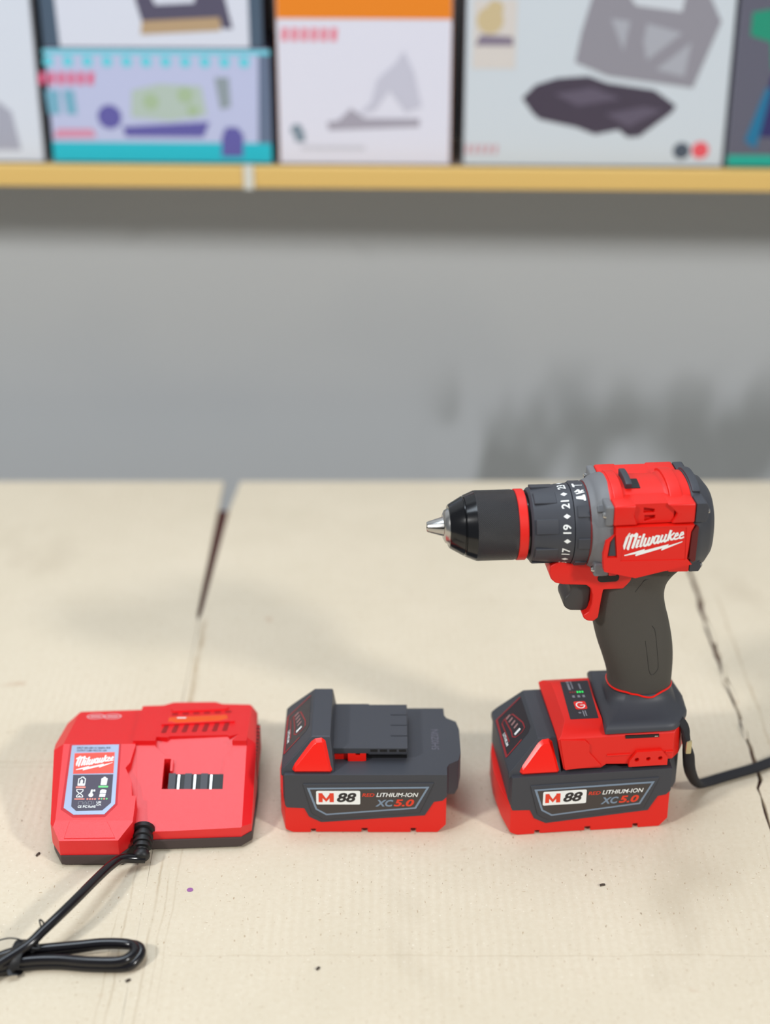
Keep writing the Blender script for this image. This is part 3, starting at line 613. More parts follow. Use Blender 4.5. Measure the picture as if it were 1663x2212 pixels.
# saddle pad on top, crossband, side rails
part('top_rib', segs(56.8, 64, 36, 144, 34.4, 20), 'red', house, bev=1.0)
for a0, a1 in ((35, 43), (137, 145)): part('top_rib', segs(57.5, 97, a0, a1, 34.2, 4), 'red', house, bev=0.9)
part('top_rib', segs(94.6, 103.6, 44, 136, 35.3, 18), 'red', house, bev=1.2)
for a0, a1 in ((33, 47), (133, 147)): part('top_rib', segs(95.5, 107.5, a0, a1, 34.9, 4), 'red', house, bev=1.2)
for far in (0, 1):
    Y = (lambda y: 85 - y) if far else (lambda y: y)
    def yy(a, b): return (min(Y(a), Y(b)), max(Y(a), Y(b)))
    # upper side rail: raised ends with sloping shoulders and a lower middle carrying two vents
    a, b = yy(9.0, 30); part('side_rail', bevel(prism([(54.8, 242.0), (71.5, 242.0), (68.5, 249.5), (70.0, 256.8), (54.8, 256.8)], 'xz', a, b), 1.5, 3), 'red', house)
    a, b = yy(9.0, 30); part('side_rail', bevel(prism([(94, 242), (109.8, 242), (109.8, 256.6), (90, 256.8), (98, 249.2)], 'xz', a, b), 1.5, 3), 'red', house)
    a, b = yy(11.6, 30); mid = boolean(prism([(68, 242), (96, 242), (96, 256.7), (68, 256.8)], 'xz', a, b), [prism([(74.8, 254.0), (82.2, 254.4), (82.2, 256.8), (74.8, 258.0)], 'xz', 10, 75), prism([(75.6, 246.4), (75.6, 250.4), (82.8, 251.2), (82.8, 249.0)], 'xz', 10, 75)] if False else [prism([(75.2, 250.0), (82.6, 250.0), (82.6, 252.6), (75.2, 254.2)], 'xz', Y(11.6) - 3.4, Y(11.6) + 3.4), prism([(76.0, 243.6), (83.2, 245.4), (83.2, 248.0), (76.0, 248.0)], 'xz', Y(11.6) - 3.4, Y(11.6) + 3.4)], 'DIFFERENCE')
    part('vent_rail', mid, 'red', house, bev=0.5)
    # lower rails
    a, b = yy(13.4, 30); part('lower_rail', prism([(54.8, 202.2), (60.5, 202.2), (66, 212.4), (54.8, 212.6)], 'xz', a, b), 'red', house, bev=1.2)
    part('lower_rail', prism([(96, 203.0), (110.2, 202.6), (110.2, 210.6), (91.5, 211.2)], 'xz', a, b), 'red', house, bev=1.2)
    # flat cheek with the wordmark
    a, b = yy(7.9, 24)
    cheek = boolean(prism([(56.5, 241.6), (109.5, 241.2), (107.5, 236.4), (106.2, 216), (110, 211.5), (72, 203.0), (50.4, 209.0), (49.0, 221.5), (50.4, 231.5), (56.5, 236.5)], 'xz', a, b), [prism([(56.5, 237.0), (58.6, 219.3), (51.6, 219.6), (52.9, 231.3)], 'xz', Y(7.9) - 1.6, Y(7.9) + 1.6), prism([(60.8, 216.5), (105.3, 215.2), (104.2, 239.6), (68, 241.4), (61.6, 231.5)], 'xz', Y(7.9) - 0.5, Y(7.9) + 0.5)], 'DIFFERENCE')
    part('side_cheek', cheek, 'red', house, bev=0.35)
    part('side_window', prism([(56.0, 235.4), (57.8, 220.2), (52.6, 220.4), (53.6, 230.9)], 'xz', *yy(8.8, 11.5)), 'blacksoft' if 0 else 'dark', house, bev=0.3)
    part('lower_vent', prism([(78, 207.8), (84, 208.4), (84, 209.6), (78.6, 209.4)], 'xz', *yy(12.0, 14.5)), 'blacksoft', house)
    part('lower_vent', prism([(76.6, 204.8), (82.8, 205.4), (83.2, 206.6), (77.4, 206.5)], 'xz', *yy(12.8, 15.5)), 'blacksoft', house)
cxl, czl = 0.0296, -0.0322
logo = part('wordmark', fill2d(LOGO, lambda u, v: (61.2 + (u - 88) * cxl, 7.9 + 0.5 - 0.12, 237.6 + (v - 183) * czl)), 'white', house, smooth=0, label='white slanted Milwaukee script over a lightning bolt')
logo.data.update()
# selector switch on top
part('speed_selector', bevel(segs(66.5, 71.0, 69, 106, 36.3, 6), 0.7, 2), 'dark', dr)
part('selector_slot', segs(71.0, 77.0, 69.5, 90, 32.2, 6), 'blacksoft', dr)
# rear cap
cap = part('rear_cap', lathe([(109.8, 30), (109.9, 33.7), (111, 34.1), (115.2, 33.4), (117.6, 31.4), (122.4, 29.4), (126.8, 24), (129.2, 16), (130.6, 9), (131, 3), (131.1, 0.5)], 96, 2.3, 0.965), 'dark', dr)
part('cap_lip', segs(110.6, 116.4, 58, 122, 35.3, 12), 'dark', cap, bev=0.9)
for far in (0, 1):
    Y = (lambda y: 85 - y) if far else (lambda y: y)
    for x1, z0, z1, y0 in ((119.0, 242.0, 256.4, 9.4), (118.6, 202.4, 210.4, 13.6)):
        a, b = sorted((Y(y0), Y(y0 + 17)))
        part('cap_boss', prism([(110.2, z0), (x1 - 1.5, z0), (x1, z0 + 3), (x1, z1 - 3), (x1 - 2, z1), (110.2, z1)], 'xz', a, b), 'dark', cap, bev=1.0)
        ym = Y(y0 + 2.6); zc = (z0 + z1) / 2
        part('screw', loft([[(xx, ym + rr * cos(2 * pi * k / 12), zc + rr * sin(2 * pi * k / 12)) for k in range(12)] for xx, rr in ((x1 - 3, 1.8), (x1 + 0.5, 1.8), (x1 + 1.0, 1.2))]), 'steel', cap)
    a, b = sorted((Y(9.0), Y(13)))
    part('rear_vent', prism([(111.2, 240.2), (108.4, 235.6), (108.0, 215.6), (110.6, 212.4), (112.6, 213.6), (113.0, 238.5)], 'xz', a, b), mat_once('deep_red_vent', (92, 14, 16)), cap, bev=0.3)
# grip frame, trigger, direction button
DX, DZ = -1.4, 3.0
def sft(p): return [(x + DX, z + DZ) for x, z in p]
frame = [(18.9, 202.5), (18.3, 198), (19.5, 192.5), (23, 189), (28.5, 187.6), (44.6, 186.2), (48.0, 183.2), (49.3, 178), (49.1, 171), (47.4, 165), (43.4, 162.4), (44.0, 160), (47, 157.8), (51, 157.2), (54.3, 160.0), (55.6, 173.4), (56.6, 182.0), (70.3, 181.8), (83.0, 195.5), (114, 194.0), (114, 206), (46, 207), (34, 203.6), (26, 206.5)]
fr = part('grip_frame', bevel(prism(sft(frame), 'xz', 25.5, 59.5), 2.6, 4, 20), 'red', dr)
for y0, y1 in ((24.6, 27), (58, 60.4)):
    part('direction_button', prism(sft(rrect(52.0, 188.4, 67.0, 194.2, 2.7)), 'xz', y0, y1), 'blacksoft', dr, bev=0.7)
trig = [(30.5, 187.5), (34.6, 182.6), (35.2, 179.2), (33.8, 176.0), (31.2, 173.4), (30.4, 169.8), (31.6, 166.0), (35.3, 163.3), (48.5, 162.4), (50, 187.5)]
part('trigger', bevel(prism(sft(trig), 'xz', 31.5, 53.5), 3.0, 4, 15), mat_once('trigger_plastic', (60, 58, 58)), dr)
# rubber grip: lofted ovals
def interp(tab, z):
    n = len(tab)
    for i in range(n - 1):
        if tab[i][0] <= z <= tab[i + 1][0]:
            a, b, c, d = tab[max(0, i - 1)], tab[i], tab[i + 1], tab[min(n - 1, i + 2)]; h = c[0] - b[0]; t = (z - b[0]) / h; out = []
            for k in range(1, len(b)):
                m0 = (c[k] - a[k]) / (c[0] - a[0]) * h; m1 = (d[k] - b[k]) / (d[0] - b[0]) * h
                out.append((2 * t ** 3 - 3 * t * t + 1) * b[k] + (t ** 3 - 2 * t * t + t) * m0 + (3 * t * t - 2 * t ** 3) * c[k] + (t ** 3 - t * t) * m1)
            return out
    return tab[-1][1:] if z > tab[-1][0] else tab[0][1:]
GT = [(90, 68, 112.2, 17.5), (97, 67.2, 112.6, 17.6), (108, 66.2, 112.8, 17.9), (122, 62.0, 112.4, 18.2), (136, 57.2, 110.6, 18.2), (151, 53.4, 107.2, 17.6), (163, 51.5, 103.8, 17.0), (173, 52, 102.2, 16.8), (182, 53.5, 103.6, 16.9), (189, 55.5, 108, 17.5), (195, 58, 114, 18), (203, 60, 120, 18)]
rings = []
for i in range(57):
    z = 90 + 113 * i / 56; l, r_, b = interp(GT, z); cx, a = (l + r_) / 2, (r_ - l) / 2
    rings.append([(cx + p, YC + q, z) for p, q in (supell(a, b, 2.35, 64, 2 * pi * k / 64) for k in range(64))])
grip = part('rubber_grip', loft(rings), 'rubber', dr)
def on_grip(x, z, off=0.12):
    l, r_, b = interp(GT, z); cx, a = (l + r_) / 2, (r_ - l) / 2; t = max(-1, min(1, (x - cx) / a))
    return (x, YC - b * (1 - abs(t) ** 2.35) ** (1 / 2.35) - off, z)
for ln in ([(90.5, 148), (93.2, 143), (95.6, 128), (97.2, 116), (96.8, 112), (93.5, 108.6), (90.8, 112), (88.6, 124), (86.2, 137)], [(76.5, 176), (80.5, 182.5), (84, 186), (100, 187)]):
    part('grip_seam', tube([on_grip(x + 1, z + 6, -0.1) for x, z in ln], 0.28, 6), mat_once('seam_dark', (36, 35, 34)), grip)
# red seam under the grip
sp = []
for k in range(36):
    t = 2 * pi * k / 36; p, q = supell(23.0, 18.2, 2.35, 36, t)
    x = 89.8 + p
    zz = 99.2 + (0.9 if x < 80 else 0) - (2.9 * math.exp(-((x - 93.5) / 6.5) ** 2) if q < 0 else 0)
    wv_ = math.exp(-((x - 93.5) / 6.5) ** 2) if q < 0 else 0
    sp.append((x, YC + q - 1.0 * wv_, zz))
part('grip_collar', tube(sp, 0.7, 8, closed=True, smoothn=3), 'button', dr)
# foot
foot_yz = [(3, 52), (3, 79), (5, 81.2), (16, 86), (66, 86), (77, 81.2), (79, 79), (79, 52)]
foot_xz = [(29.6, 53.4), (24.4, 78.6), (32.2, 86.9), (58.2, 87), (58.2, 83), (124, 83), (124, 57.5), (104.5, 57.3), (76, 55), (60, 56), (56.5, 53.2)]
foot_xy = [(15, -5), (105, -5), (107.5, 3), (114, 10), (120.5, 22), (122.6, 42.5), (120.5, 62), (114, 71), (107.5, 76), (104, 79), (102, 90), (15, 90)]
foot = part('foot', boolean(prism(foot_yz, 'yz', 10, 130), [prism(foot_xz, 'xz', -5, 90), prism(foot_xy, 'xy', 40, 100)]), 'red', dr, bev=0.9)
part('side_panel', prism([(25.6, 79.6), (43.6, 78.2), (47.0, 74.4), (47.2, 67.4), (56.6, 55.6), (30.2, 53.6)], 'xz', 1.4, 5), 'red', foot, bev=0.8)
bump = boolean(prism([(75.8, 54), (76.2, 59), (81, 66.2), (99, 66.4), (103.6, 60.4), (103.6, 54)], 'xz', 0.6, 5), [loft([[(cx + 1.7 * cos(2 * pi * k / 16), yy_, cz + 1.7 * sin(2 * pi * k / 16)) for k in range(16)] for yy_ in (-2, 3.2)]) for cx, cz in ((81.3, 59.8), (89.6, 60), (98.2, 60))], 'DIFFERENCE')
part('bit_holder', bump, 'red', foot, bev=0.5)
part('rib', prism([(60, 64.2), (77, 64.2), (77, 63), (60, 63)], 'xz', 2.0, 4), 'red', foot, bev=0.4)
part('rib', prism([(102, 64.6), (108, 64.6), (108, 63.4), (102, 63.4)], 'xz', 2.0, 4), 'red', foot, bev=0.4)
part('slot', prism([(72.5, 77.2), (96.5, 76.9), (96.3, 79.2), (72.3, 79.5)], 'xz', 2.4, 3.4), 'blacksoft', foot)
part('hook_screw', box(93.2, 95.6, 2.0, 3.0, 77.6, 78.4), 'steel', foot)
# control panel on the foot
def fl(h): return lambda a, b: (a, b, h)
pn = part('control_panel', fill2d([[(37.9, 66), (58.4, 66), (55.8, 16.6), (35.6, 17)]], fl(86.12)), 'panel', foot, smooth=0)
part('power_button', fill2d([rrect(42.0, 28.6, 50.6, 39.0, 1.6)], fl(86.25)), 'button', dr, smooth=0)
arc = [(46.3 + 2.9 * cos(R(a)), 33.8 + 3.7 * sin(R(a))) for a in range(50, 361, 20)]
part('power_symbol', fill2d(strokes([arc, [(46.3, 33.8), (49.2, 33.8)]], 0.9), fl(86.35)), 'white', dr, smooth=0)
for k in range(3):
    part('charge_light', fill2d([[(47.2 + k * 1.8, 49.9), (48.3 + k * 1.8, 49.9), (48.3 + k * 1.8, 52.2), (47.2 + k * 1.8, 52.2)]], fl(86.3)), 'led_green', dr, smooth=0, label='lit green charge light')
    part('charge_light', fill2d([[(41.8 + k * 1.8, 50.1), (42.9 + k * 1.8, 50.1), (42.9 + k * 1.8, 52.2), (41.8 + k * 1.8, 52.2)]], fl(86.3)), 'led_red', dr, smooth=0, label='dim red charge light')
pm = [[(x, 44), (x + 1.8, 44), (x + 1.8, 47), (x, 47)] for x in (42.8, 46.6, 50.2)] + [rrect(42, 54, 43.6, 63, 0.5), rrect(44.8, 55.5, 45.7, 65.5, 0.3), rrect(50.2, 54.5, 51.4, 62, 0.3), rrect(41.6, 63.6, 44, 66 - 0.6, 0.6), rrect(46, 19.5, 46.9, 27, 0.3), rrect(47.6, 20, 48.5, 27, 0.3), circ(43.9, 24.4, 1.1, 10)]
part('panel_print', fill2d(pm, fl(86.25)), 'gtext', dr, smooth=0)
# dark moulding that flares from the foot up to the grip
def rr_ring(x0, x1, y0, y1, n, z, K=72, tw=0):
    cx, cy, a, b = (x0 + x1) / 2, (y0 + y1) / 2, (x1 - x0) / 2, (y1 - y0) / 2; out = []
    for k in range(K):
        p, q = supell(a, b, n, K, 2 * pi * k / K)
        out.append((cx + p, cy + q, z))
    return out
MP = [(57.6, 2.4), (104.5, 2.4), (108, 3.4), (114.8, 9.6), (121.2, 21.5), (123.2, 42.5), (121.2, 63), (114.8, 72.5), (107.5, 78), (103, 79.6), (61.0, 79.6)]
def poly_r(cx, cy, th):
    d = (cos(th), sin(th)); best = 1e9
    for (ax_, ay_), (bx_, by_) in zip(MP, MP[1:] + MP[:1]):
        ex, ey = bx_ - ax_, by_ - ay_; den = d[0] * ey - d[1] * ex
        if abs(den) < 1e-9: continue
        t = ((ax_ - cx) * ey - (ay_ - cy) * ex) / den; q = ((ax_ - cx) * d[1] - (ay_ - cy) * d[0]) / den
        if t > 0 and -1e-6 <= q <= 1 + 1e-6: best = min(best, t)
    return best
def ell_r(th):
    c_, s_ = abs(cos(th)) / 23.2, abs(sin(th)) / 18.4; return (c_ ** 2.35 + s_ ** 2.35) ** (-1 / 2.35)
rings = []
TH = sorted([2 * pi * k / 90 for k in range(90)] + [math.atan2(y - 42.5, x - 89.8) % (2 * pi) + e for x, y in (MP[0], MP[-1]) for e in (-0.004, 0.004)])
for z, w, inset in ((81.8, 0, 0), (84.0, 0, 0), (86.2, 0, 1.6), (87.6, 0, 4.2), (88.0, 0.08, 6), (88.7, 0.26, 6), (89.8, 0.48, 5), (91.4, 0.68, 3.5), (93.2, 0.84, 1.6), (95.4, 0.95, 0.4), (98.4, 1, 0)):
    rings.append([(89.8 + r_ * cos(t), 42.5 + r_ * sin(t), z) for t in TH for r_ in [(poly_r(89.8, 42.5, t) - inset) * (1 - w) + ell_r(t) * w]])
part('foot_moulding', loft(rings), 'dark', dr, smooth=42)
# wrist strap
ring_pts = [(117.5 + 0.6 * k, 16 - 3.0 * k * 0.2, 76 - 3 * k) for k in range(2)]
part('strap_ring', bevel(box(117.6, 121.8, 4.6, 7.0, 59, 70), 0.9, 2), 'brass', dr)
stp = [(113, 12, 84), (117, 10, 78), (118.6, 9.6, 68), (121.5, 10.6, 56), (125, 16, 40), (132, 28, 22), (140, 38, 8), (150, 45, 3.6), (160, 49, 3.2), (175, 54, 3.2), (190, 59, 3.2), (206, 66, 3.2), (230, 78, 3.2), (255, 84, 3.2)]
part('wrist_strap', tube(stp, 1, 14, smoothn=10, flat=(4.6, 3.0)), 'web', dr)

# ------------------------------------------------------------------ charger
ch = root('battery_charger', (-170, 20, 0.1), 0, 'red battery charger with silver-edged label and empty battery slot, at the left', 'charger')
def off(me):
    me.transform(Matrix.Translation((0.170, -0.020, 0))); return me
def cpart(name, me, *a, **k):
    me = off(me); return part(name, me, *a, **k)
LP = [(-234.5, -22), (-226.5, -36), (-185.5, -35.5), (-176.5, -23), (-176.5, 0), (-182, 42), (-183.5, 106), (-232, 102), (-241, 90), (-243.5, 55)]
RP = [(-180, -19.5), (-102, -15.5), (-95, -8.5), (-94.5, 40), (-97.5, 101), (-104, 110), (-125, 111), (-131, 115), (-163, 114), (-170, 108.5), (-186, 107), (-184, 42)]
prof_l = [(-37, 9), (-36.3, 21), (-22, 28.4), (42, 48.6), (108, 35.5), (108, 9)]
def yz_prism(prof, x0, x1): return prism(prof, 'yz', x0, x1)
left = boolean(yz_prism(prof_l, -250, -170), [prism(LP, 'xy', 0, 60)])
nr0 = lambda y: 16 + (y + 18) * 0.484
NP = [(-186.8, 21.5), (-184.0, 26), (-181.6, 42), (-170, 42), (-170, -2), (-179.5, -2), (-181.2, 10)]
nv = [(x, y, nr0(y) + 0.2) for x, y in NP] + [(x, y, 70) for x, y in NP]
def edge_cut(pts, zf, drop):       # bevels a long top edge: pts = (x inner, x outer, y) rows
    v = []; n = len(pts)
    for xi, xo, y in pts: v += [(xi, y, zf(y)), (xo, y, zf(y) - drop), (xo, y, zf(y) + 25), (xi, y, zf(y) + 25)]
    f = [(0, 1, 2, 3), tuple(4 * (n - 1) + k for k in (3, 2, 1, 0))]
    for i in range(n - 1):
        for k in range(4): f.append((4 * i + k, 4 * i + (k + 1) % 4, 4 * i + 4 + (k + 1) % 4, 4 * i + 4 + k))
    return mesh_from(v, f)
zl = lambda y: 28.4 + (y + 22) * (20.2 / 64) if y < 42 else 48.6 - (y - 42) * 0.1985
left = boolean(left, [edge_cut([(-230, -240, -60), (-231, -241, -20), (-234.5, -245, 42), (-233, -245, 120)], zl, 8)], 'DIFFERENCE')
left = boolean(left, [mesh_from(nv, [tuple(range(7)), tuple(range(13, 6, -1))] + [(i, (i + 1) % 7, 7 + (i + 1) % 7, 7 + i) for i in range(7)])], 'DIFFERENCE')
shell = cpart('housing', bevel(left, 0.5, 2, 15), 'charger', ch, smooth=4)
nr = lambda y: 16 + (y + 18) * 0.484       # height of the sloping battery dock
right_core = boolean(yz_prism([(-21, 9), (-20, 15.6), (-18, 16), (44, nr(44)), (44, 50), (118, 36.5), (118, 9)], -187, -90), [prism(RP, 'xy', 0, 60)])
# cut the contact well, the long side channel and the lead-in
well = box(-160.2, -116.6, 11.8, 25, 22, 60)
chan = box(-160.4, -155.5, 12, 34, 18, 60)
def slope_cut(poly, d):   # recess of depth d below the dock plane
    v = [(x, y, nr(y) - d) for x, y in poly] + [(x, y, nr(y) + 12) for x, y in poly]; n = len(poly)
    return mesh_from(v, [tuple(range(n)), tuple(range(2 * n - 1, n - 1, -1))] + [(i, (i + 1) % n, n + (i + 1) % n, n + i) for i in range(n)])
dock = slope_cut([(-153.8, 25), (-153.8, 34), (-160.4, 36), (-167.8, 43), (-167.8, 51), (-160, 50), (-158, 52), (-116, 54), (-114, 52), (-107.8, 56), (-111.6, 46), (-111.6, 36.8), (-116.4, 36), (-116.4, 24.9)], 4.2)
chanR = slope_cut([(-118.6, 12), (-116.3, 12), (-116.3, 37), (-118.6, 37)], 3.6)
zr = lambda y: nr(y) if y < 42.5 else 50 - (y - 44) * 0.1824
side = edge_cut([(-101.2, -90, -40), (-101.2, -90, 42), (-101.2, -90, 50), (-102.5, -90, 125)], zr, 9.5)
right_core = boolean(right_core, [well, chan, dock, side], 'DIFFERENCE')
cpart('dock', bevel(right_core, 0.45, 2, 15), 'charger', ch, smooth=4)
cpart('contact_block', mesh_from(*prism_data([(11.7, 18), (25.2, 18), (25.2, nr(25.2) - 3.0), (11.7, nr(11.7) - 3.0)], 'yz', -155.6, -116.4)), 'blacksoft', ch)
for x in (-148.8, -137.2, -125.4): cpart('contact_blade', mesh_from(*prism_data([(12.4, nr(12) - 5), (23, nr(23) - 5), (23, nr(23) - 0.8), (12.4, nr(12) - 0.8)], 'yz', x - 0.75, x + 0.75)), 'steel', ch)
for x in (-153.6, -142, -130.4): cpart('contact_divider', mesh_from(*prism_data([(12.2, 22), (24.6, 22), (24.6, nr(24.6) - 1.6), (12.2, nr(12.2) - 1.6)], 'yz', x - 2.6, x + 2.4)), 'dark', ch)
# dock side step: raised right margin of the dock and dark bevel
# vents and light bar on the hood
nh = lambda y: 50 - (y - 44) * 0.1824
SH = -4.2
def hood(off_): return lambda a, b: (a, b + SH, nh(b + SH) + off_)
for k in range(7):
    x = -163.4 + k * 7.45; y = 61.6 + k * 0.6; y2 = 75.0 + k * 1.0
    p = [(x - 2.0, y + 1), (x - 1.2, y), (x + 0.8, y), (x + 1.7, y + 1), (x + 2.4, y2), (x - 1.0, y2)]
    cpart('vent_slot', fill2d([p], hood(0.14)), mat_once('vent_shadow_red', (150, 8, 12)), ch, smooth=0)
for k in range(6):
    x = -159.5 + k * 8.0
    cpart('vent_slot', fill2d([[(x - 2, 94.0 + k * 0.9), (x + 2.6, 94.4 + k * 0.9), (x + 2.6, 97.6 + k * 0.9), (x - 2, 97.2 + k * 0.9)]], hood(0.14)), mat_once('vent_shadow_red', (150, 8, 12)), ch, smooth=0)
def hood_rib(poly, h):
    poly = [(x, y + SH) for x, y in poly]
    v = [(x, y, nh(y) - 1) for x, y in poly] + [(x, y, nh(y) + h) for x, y in poly]; n = len(poly)
    return mesh_from(v, [tuple(range(n)), tuple(range(2 * n - 1, n - 1, -1))] + [(i, (i + 1) % n, n + (i + 1) % n, n + i) for i in range(n)])
cpart('hood_rib', hood_rib([(-167, 74.6), (-112, 80.8), (-115, 84.4), (-119.5, 84.6), (-124, 81.4), (-156, 77.4), (-160, 80.0), (-165, 79.0)], 1.6), 'charger', ch, bev=0.6)
cpart('hood_rib', hood_rib([(-161, 99.0), (-121, 103.5), (-119, 107), (-163, 103)], 1.4), 'charger', ch, bev=0.6)
cpart('light_bar', hood_rib([(-163, 80.2), (-160, 80.4), (-156.5, 78), (-124, 82), (-120, 84.8), (-117.8, 85), (-119.4, 93), (-162.6, 88)], 1.2), 'orange', ch, bev=0.8)
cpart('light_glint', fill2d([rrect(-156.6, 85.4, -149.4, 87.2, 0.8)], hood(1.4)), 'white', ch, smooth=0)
# clear round badges at the back of the left half
bd = lambda a, b: (a, b, 48.6 - (b - 42) * 0.1985 + 0.18)
for cx in (-219.6, -206.8): cpart('clear_badge', fill2d(strokes([[(cx + 6.2 * cos(R(a)), 92.3 + 4.6 * sin(R(a))) for a in range(0, 361, 20)]], 1.3) + [rrect(cx - 4, 90.8, cx + 4, 93.6, 1)], bd), 'clear', ch, smooth=0)
# label
lz = lambda y: 28.4 + (y + 22) * (20.2 / 64)
def lab(off_): return lambda a, b: (a, b, lz(b) + off_)
lbo = cpart('label', fill2d([[(-228.0, 40.4), (-193.9, 41.2), (-190.6, -8.8), (-197.1, -17.4), (-218.6, -17.8), (-226.4, -12.2)]], lab(0.35)), 'silver', ch, smooth=0)
cpart('label_recess', fill2d([[(-229.8, 41.6), (-192.4, 42.0), (-188.9, -9.4), (-196.4, -19.3), (-219.2, -19.7), (-228.4, -13.2)]], lab(0.12)), mat_once('label_recess_red', (190, 8, 24)), ch, smooth=0)
cpart('label_field', fill2d([[(-225.1, 33.5), (-196.1, 34.4), (-194.9, 16.5), (-223.8, 15.9)]], lab(0.45)), 'labelred', lbo, smooth=0, label='red upper label field')
cpart('label_field', fill2d([[(-223.6, 15.0), (-194.9, 15.6), (-193.6, -8.1), (-198.9, -14.2), (-217.2, -14.8), (-221.2, -11.2)]], lab(0.45)), 'labeldark', lbo, smooth=0, label='dark lower label field')
lx, ly_ = 27.0 / 1390, -12.6 / 550
cpart('wordmark', fill2d(LOGO, lambda u, v: lab(0.6)(-223.5 + (u - 88) * lx, 31.2 + (v - 183) * ly_)), 'white', lbo, smooth=0, label='white slanted Milwaukee script over a lightning bolt')
cpart('lettering', text('INPUT:100V-240V AC 50/60Hz 90W', (-224, 37.2, -199.6, 38.8), lab(0.6)), 'blackprint', lbo, smooth=0)
cpart('lettering', text('OUTPUT:12-88V MAX DC, 3.0A', (-223.8, 34.8, -202.0, 36.5), lab(0.6)), 'blackprint', lbo, smooth=0)
def ico(polys, m, l=None): return cpart('label_symbol', fill2d(polys, lab(0.6)), m, lbo, smooth=0, label=l)
ico(strokes([[(-219, 7), (-219, 11.6), (-217.6, 12), (-217, 13), (-215.6, 13), (-215.2, 12), (-214.2, 11.6), (-214.2, 7)]], 0.6) + [[(-219.2, 5.8), (-214, 5.8), (-214, 7.6), (-219.2, 7.6)], [(-217.6, 7.5), (-215.8, 7.5), (-215.8, 10), (-216.7, 11.2), (-217.6, 10)]], 'white', 'charging battery symbol')
ico([[(-202.8, 6.4), (-198.6, 6.4), (-198.4, 12), (-199.6, 12.4), (-200, 13.2), (-201.2, 13.2), (-201.6, 12.4), (-202.8, 12)]], 'white', 'full battery symbol')
ico([rrect(-220.2, 3.8, -213.2, 5.2, 0.4)], 'salmon', 'salmon bar'); ico([rrect(-204.2, 4.2, -197.2, 5.8, 0.4)], 'green', 'green bar')
ico(strokes([[(-219.2, 2.6), (-214.6, 2.6), (-214.8, 1.2), (-216.4, -0.6), (-214.4, -2.4), (-214.2, -3.6), (-218.6, -3.6), (-218.6, -2.4), (-216.9, -0.6), (-219, 1.2), (-219.2, 2.6)]], 0.55) + [[(-217.6, -3.4), (-215.6, -3.4), (-216.6, -2.2)]], 'white', 'hourglass symbol')
ico([circ(-208.6, -1.9, 1.7, 14), [(-209.4, -1), (-207.9, -1), (-207.6, 2.6), (-209.0, 2.6)], [(-207.2, 1), (-206, 1), (-206, 2.6), (-207.2, 2.6)]], 'white', 'thermometer symbol')
ico([[(-202.4, -0.4), (-200.6, -0.1), (-198.2, -0.5), (-198.0, 2.0), (-199.2, 2.6), (-201.2, 2.8), (-202.4, 1.8)], [(-202.6, -3.4), (-198.4, -3.4), (-198.2, -1), (-200.6, -0.7), (-202.4, -0.9)]], 'white', 'cracked battery symbol')
ico([rrect(-219.9, -5.7, -212.6, -4.7, 0.3)], 'salmon', 'thin salmon bar')
for k in range(4):
    ico([circ(-210.6 + k * 1.8, -5.2, 0.72, 10)], 'salmon', 'salmon dot'); ico([circ(-202.4 + k * 1.8, -5.0, 0.72, 10)], 'green' if k % 2 else 'salmon', 'status dot')
ico(strokes([rrect(-216.6, -9.4, -213.4, -7.4, 0.5) + [(-216.6, -8.9)], [(-212.6, -9.4), (-210.6, -9.4), (-210.6, -8.4), (-211.6, -7.4), (-212.6, -8.4), (-212.6, -9.4)], [(-209.6, -9.5), (-207.2, -9.5), (-207.2, -7.2), (-209.6, -7.2), (-209.6, -9.5)], [(-206, -9.5), (-206, -7.4)]], 0.35), 'gtext', 'small grey symbols')
for t, b in (('UK', (-203.8, -8.6, -200.2, -7.0)), ('CA', (-203.8, -10.6, -200.2, -9.0)), ('CE', (-216.6, -12.4, -213.8, -10.5)), ('FC', (-212.9, -12.4, -209.8, -10.4)), ('RoHS', (-209.1, -12.3, -204.0, -10.4))):
    cpart('lettering', text(t, b, lab(0.6), bold=0.02), 'white', lbo, smooth=0, label='white mark ' + t)
# raised outline on the sloping front
sl = lambda y: 21 + (y + 36.3) * (7.4 / 14.3)
cpart('outline_ridge', mesh_from(*(lambda P: ([(x, y, sl(y) - 0.6) for x, y in P] + [(x, y, sl(y) + 0.55) for x, y in P], [tuple(range(4)), (7, 6, 5, 4)] + [(i, (i + 1) % 4, 4 + (i + 1) % 4, 4 + i) for i in range(4)]))([(-223.4, -34.6), (-187.4, -34.2), (-194.2, -23.0), (-221.0, -23.0)])), 'charger', ch, bev=0.5)
# side grille
cpart('side_grille', box(-98.5, -94.4, 42, 86, 16, 36), mat_once('grille_dark_red', (120, 20, 20)), ch, bev=0.4)
for k in range(9): cpart('grille_bar', box(-98.5, -94.1, 43.6 + k * 4.7, 45.6 + k * 4.7, 15.4, 36.4), 'charger', ch, bev=0.3)
# black base
basep = [(-234, -21), (-226, -37.2), (-184.5, -36.8), (-176, -23), (-170, -20.6), (-102, -16.8), (-94.6, -9.2), (-93.8, 40), (-97, 100), (-104, 109), (-183, 105.5), (-232, 101), (-240, 89), (-242.5, 55)]
cpart('base', prism(basep, 'xy', 1.6, 9.2), 'base', ch, bev=0.8)
cpart('rubber_foot', prism([(-215, -34), (-180, -33), (-180, -26), (-215, -26)], 'xy', 0, 2), 'blacksoft', ch)
cpart('rubber_foot', prism([(-150, -16), (-110, -14), (-110, -6), (-150, -8)], 'xy', 0, 2), 'blacksoft', ch)
cpart('rubber_foot', prism([(-225, 86), (-110, 92), (-110, 99), (-225, 93)], 'xy', 0, 2), 'blacksoft', ch)
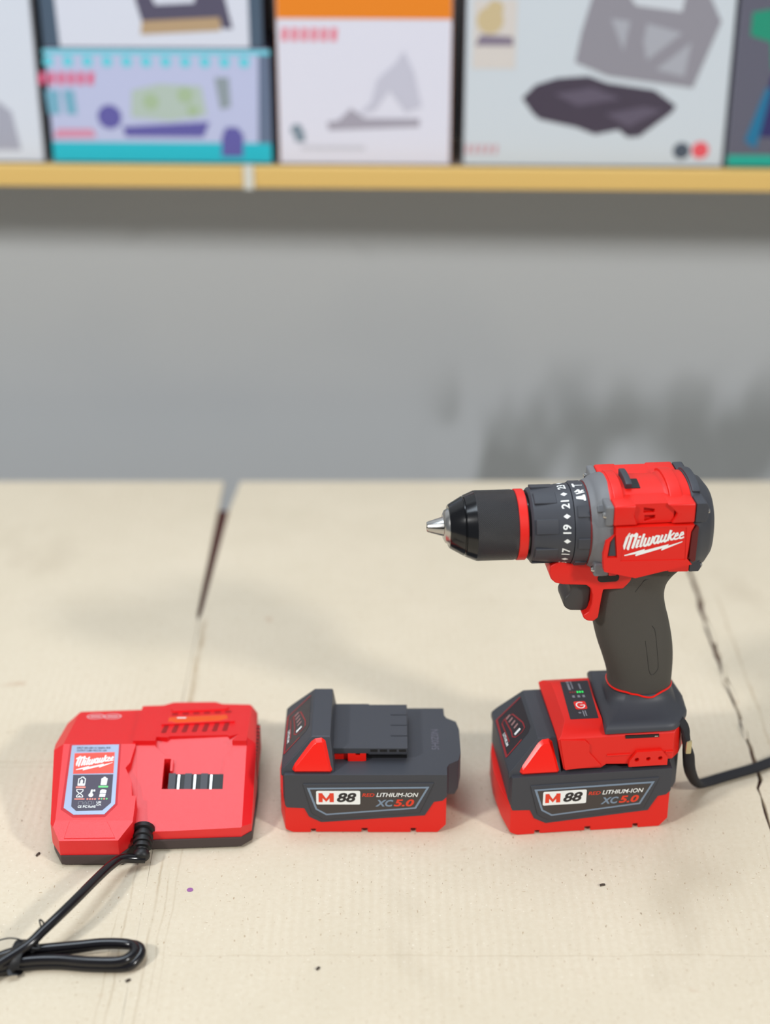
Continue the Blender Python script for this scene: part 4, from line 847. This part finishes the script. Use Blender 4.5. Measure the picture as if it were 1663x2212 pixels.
# strain relief boot
boot = lambda t: 8.2 if t < 0.16 else (7.0 - 2.2 * t + (0.75 if int(t * 12) % 2 else -0.55)) if t < 0.66 else 5.9 * math.sqrt(max(0.12, 1 - ((t - 0.84) / 0.19) ** 2)) if t > 0.7 else 4.4
bo = cpart('strain_relief', tube([(-170.6, -15, 15.5), (-170.2, -24, 13.8), (-170.0, -31, 10.8), (-170.2, -38.5, 6.9)], boot, 24, smoothn=16), 'blacksoft', ch)
# cord: boot -> up over -> bundle
cord = [(-167.5, -37, 6.8), (-174.5, -38.6, 8.2), (-182.9, -43.4, 11.6), (-188.5, -55.2, 15.0), (-195.8, -74.0, 18.0), (-204.5, -95.3, 20.0), (-212.9, -111.8, 20.0), (-221.6, -124.7, 18.0), (-229.5, -135.0, 15.5), (-246, -147, 11), (-262, -160, 7)]
cpart('power_cord', tube(cord, 3.3, 14, smoothn=8), 'cord', ch)
def loop(dy, z, xr, w, up, sx=0):
    return [(-290, -158 + dy, z), (-262, -146 + dy, z), (-240, -133.5 + dy, z + 0.4), (-222, -130.0 + dy, z + up * 0.3), (-200, -127.2 + dy, z + up * 0.6), (-182, -125.0 + dy, z + up), (xr - 5, -126.0 + dy, z + up), (xr, -130.6 + dy, z + up * 0.8), (xr - 2, -137 + dy, z + up * 0.4), (xr - 9, -141.6 + dy, z), (-190, -141.6 + dy, z), (-212, -139.4 + dy, z), (-234, -141.5 + dy, z), (-258, -151 + dy, z), (-290, -168 + dy, z)]
cpart('cord_coil', tube(loop(0, 3.5, -158, 0, 4.0), 3.4, 14, smoothn=6), 'cord', ch)
cpart('cord_coil', tube([(x, y + 1.4, z + 4.6) for x, y, z in loop(-1.5, 3.2, -161.5, 0, 0.6)], 3.4, 14, smoothn=6), 'cord', ch)
cpart('cord_tie', tube([(-234.6, -126.5, 9), (-233.8, -129, 14.2), (-234.8, -136, 15.4), (-237.0, -144.2, 12), (-237.6, -147.6, 5), (-236.5, -144, 1.2), (-235, -130, 1.2), (-234.4, -126.2, 4)], 1, 10, closed=True, smoothn=4, flat=(4.4, 0.7)), 'blacksoft', ch)
cpart('twist_wire', tube([(-231, -133, 15.5), (-225, -129, 18.5), (-221.6, -124, 21), (-221.4, -121.0, 22), (-223.6, -121.5, 24.6), (-222.4, -125.5, 19), (-224.6, -134, 12.4), (-227, -138, 12)], 0.55, 8, smoothn=5), 'blacksoft', ch)
cpart('twist_wire', tube([(-231, -134, 15), (-228, -136, 14.6), (-224, -136.4, 13.8), (-222, -135, 13.6), (-224, -133.5, 14.2)], 0.9, 8, smoothn=5), 'blacksoft', ch)
cpart('twist_wire', tube([(-262, -138, 13), (-248, -132, 17.0), (-238, -130.5, 17.0), (-228, -133.4, 14.6)], 0.5, 8, smoothn=5), 'blacksoft', ch)
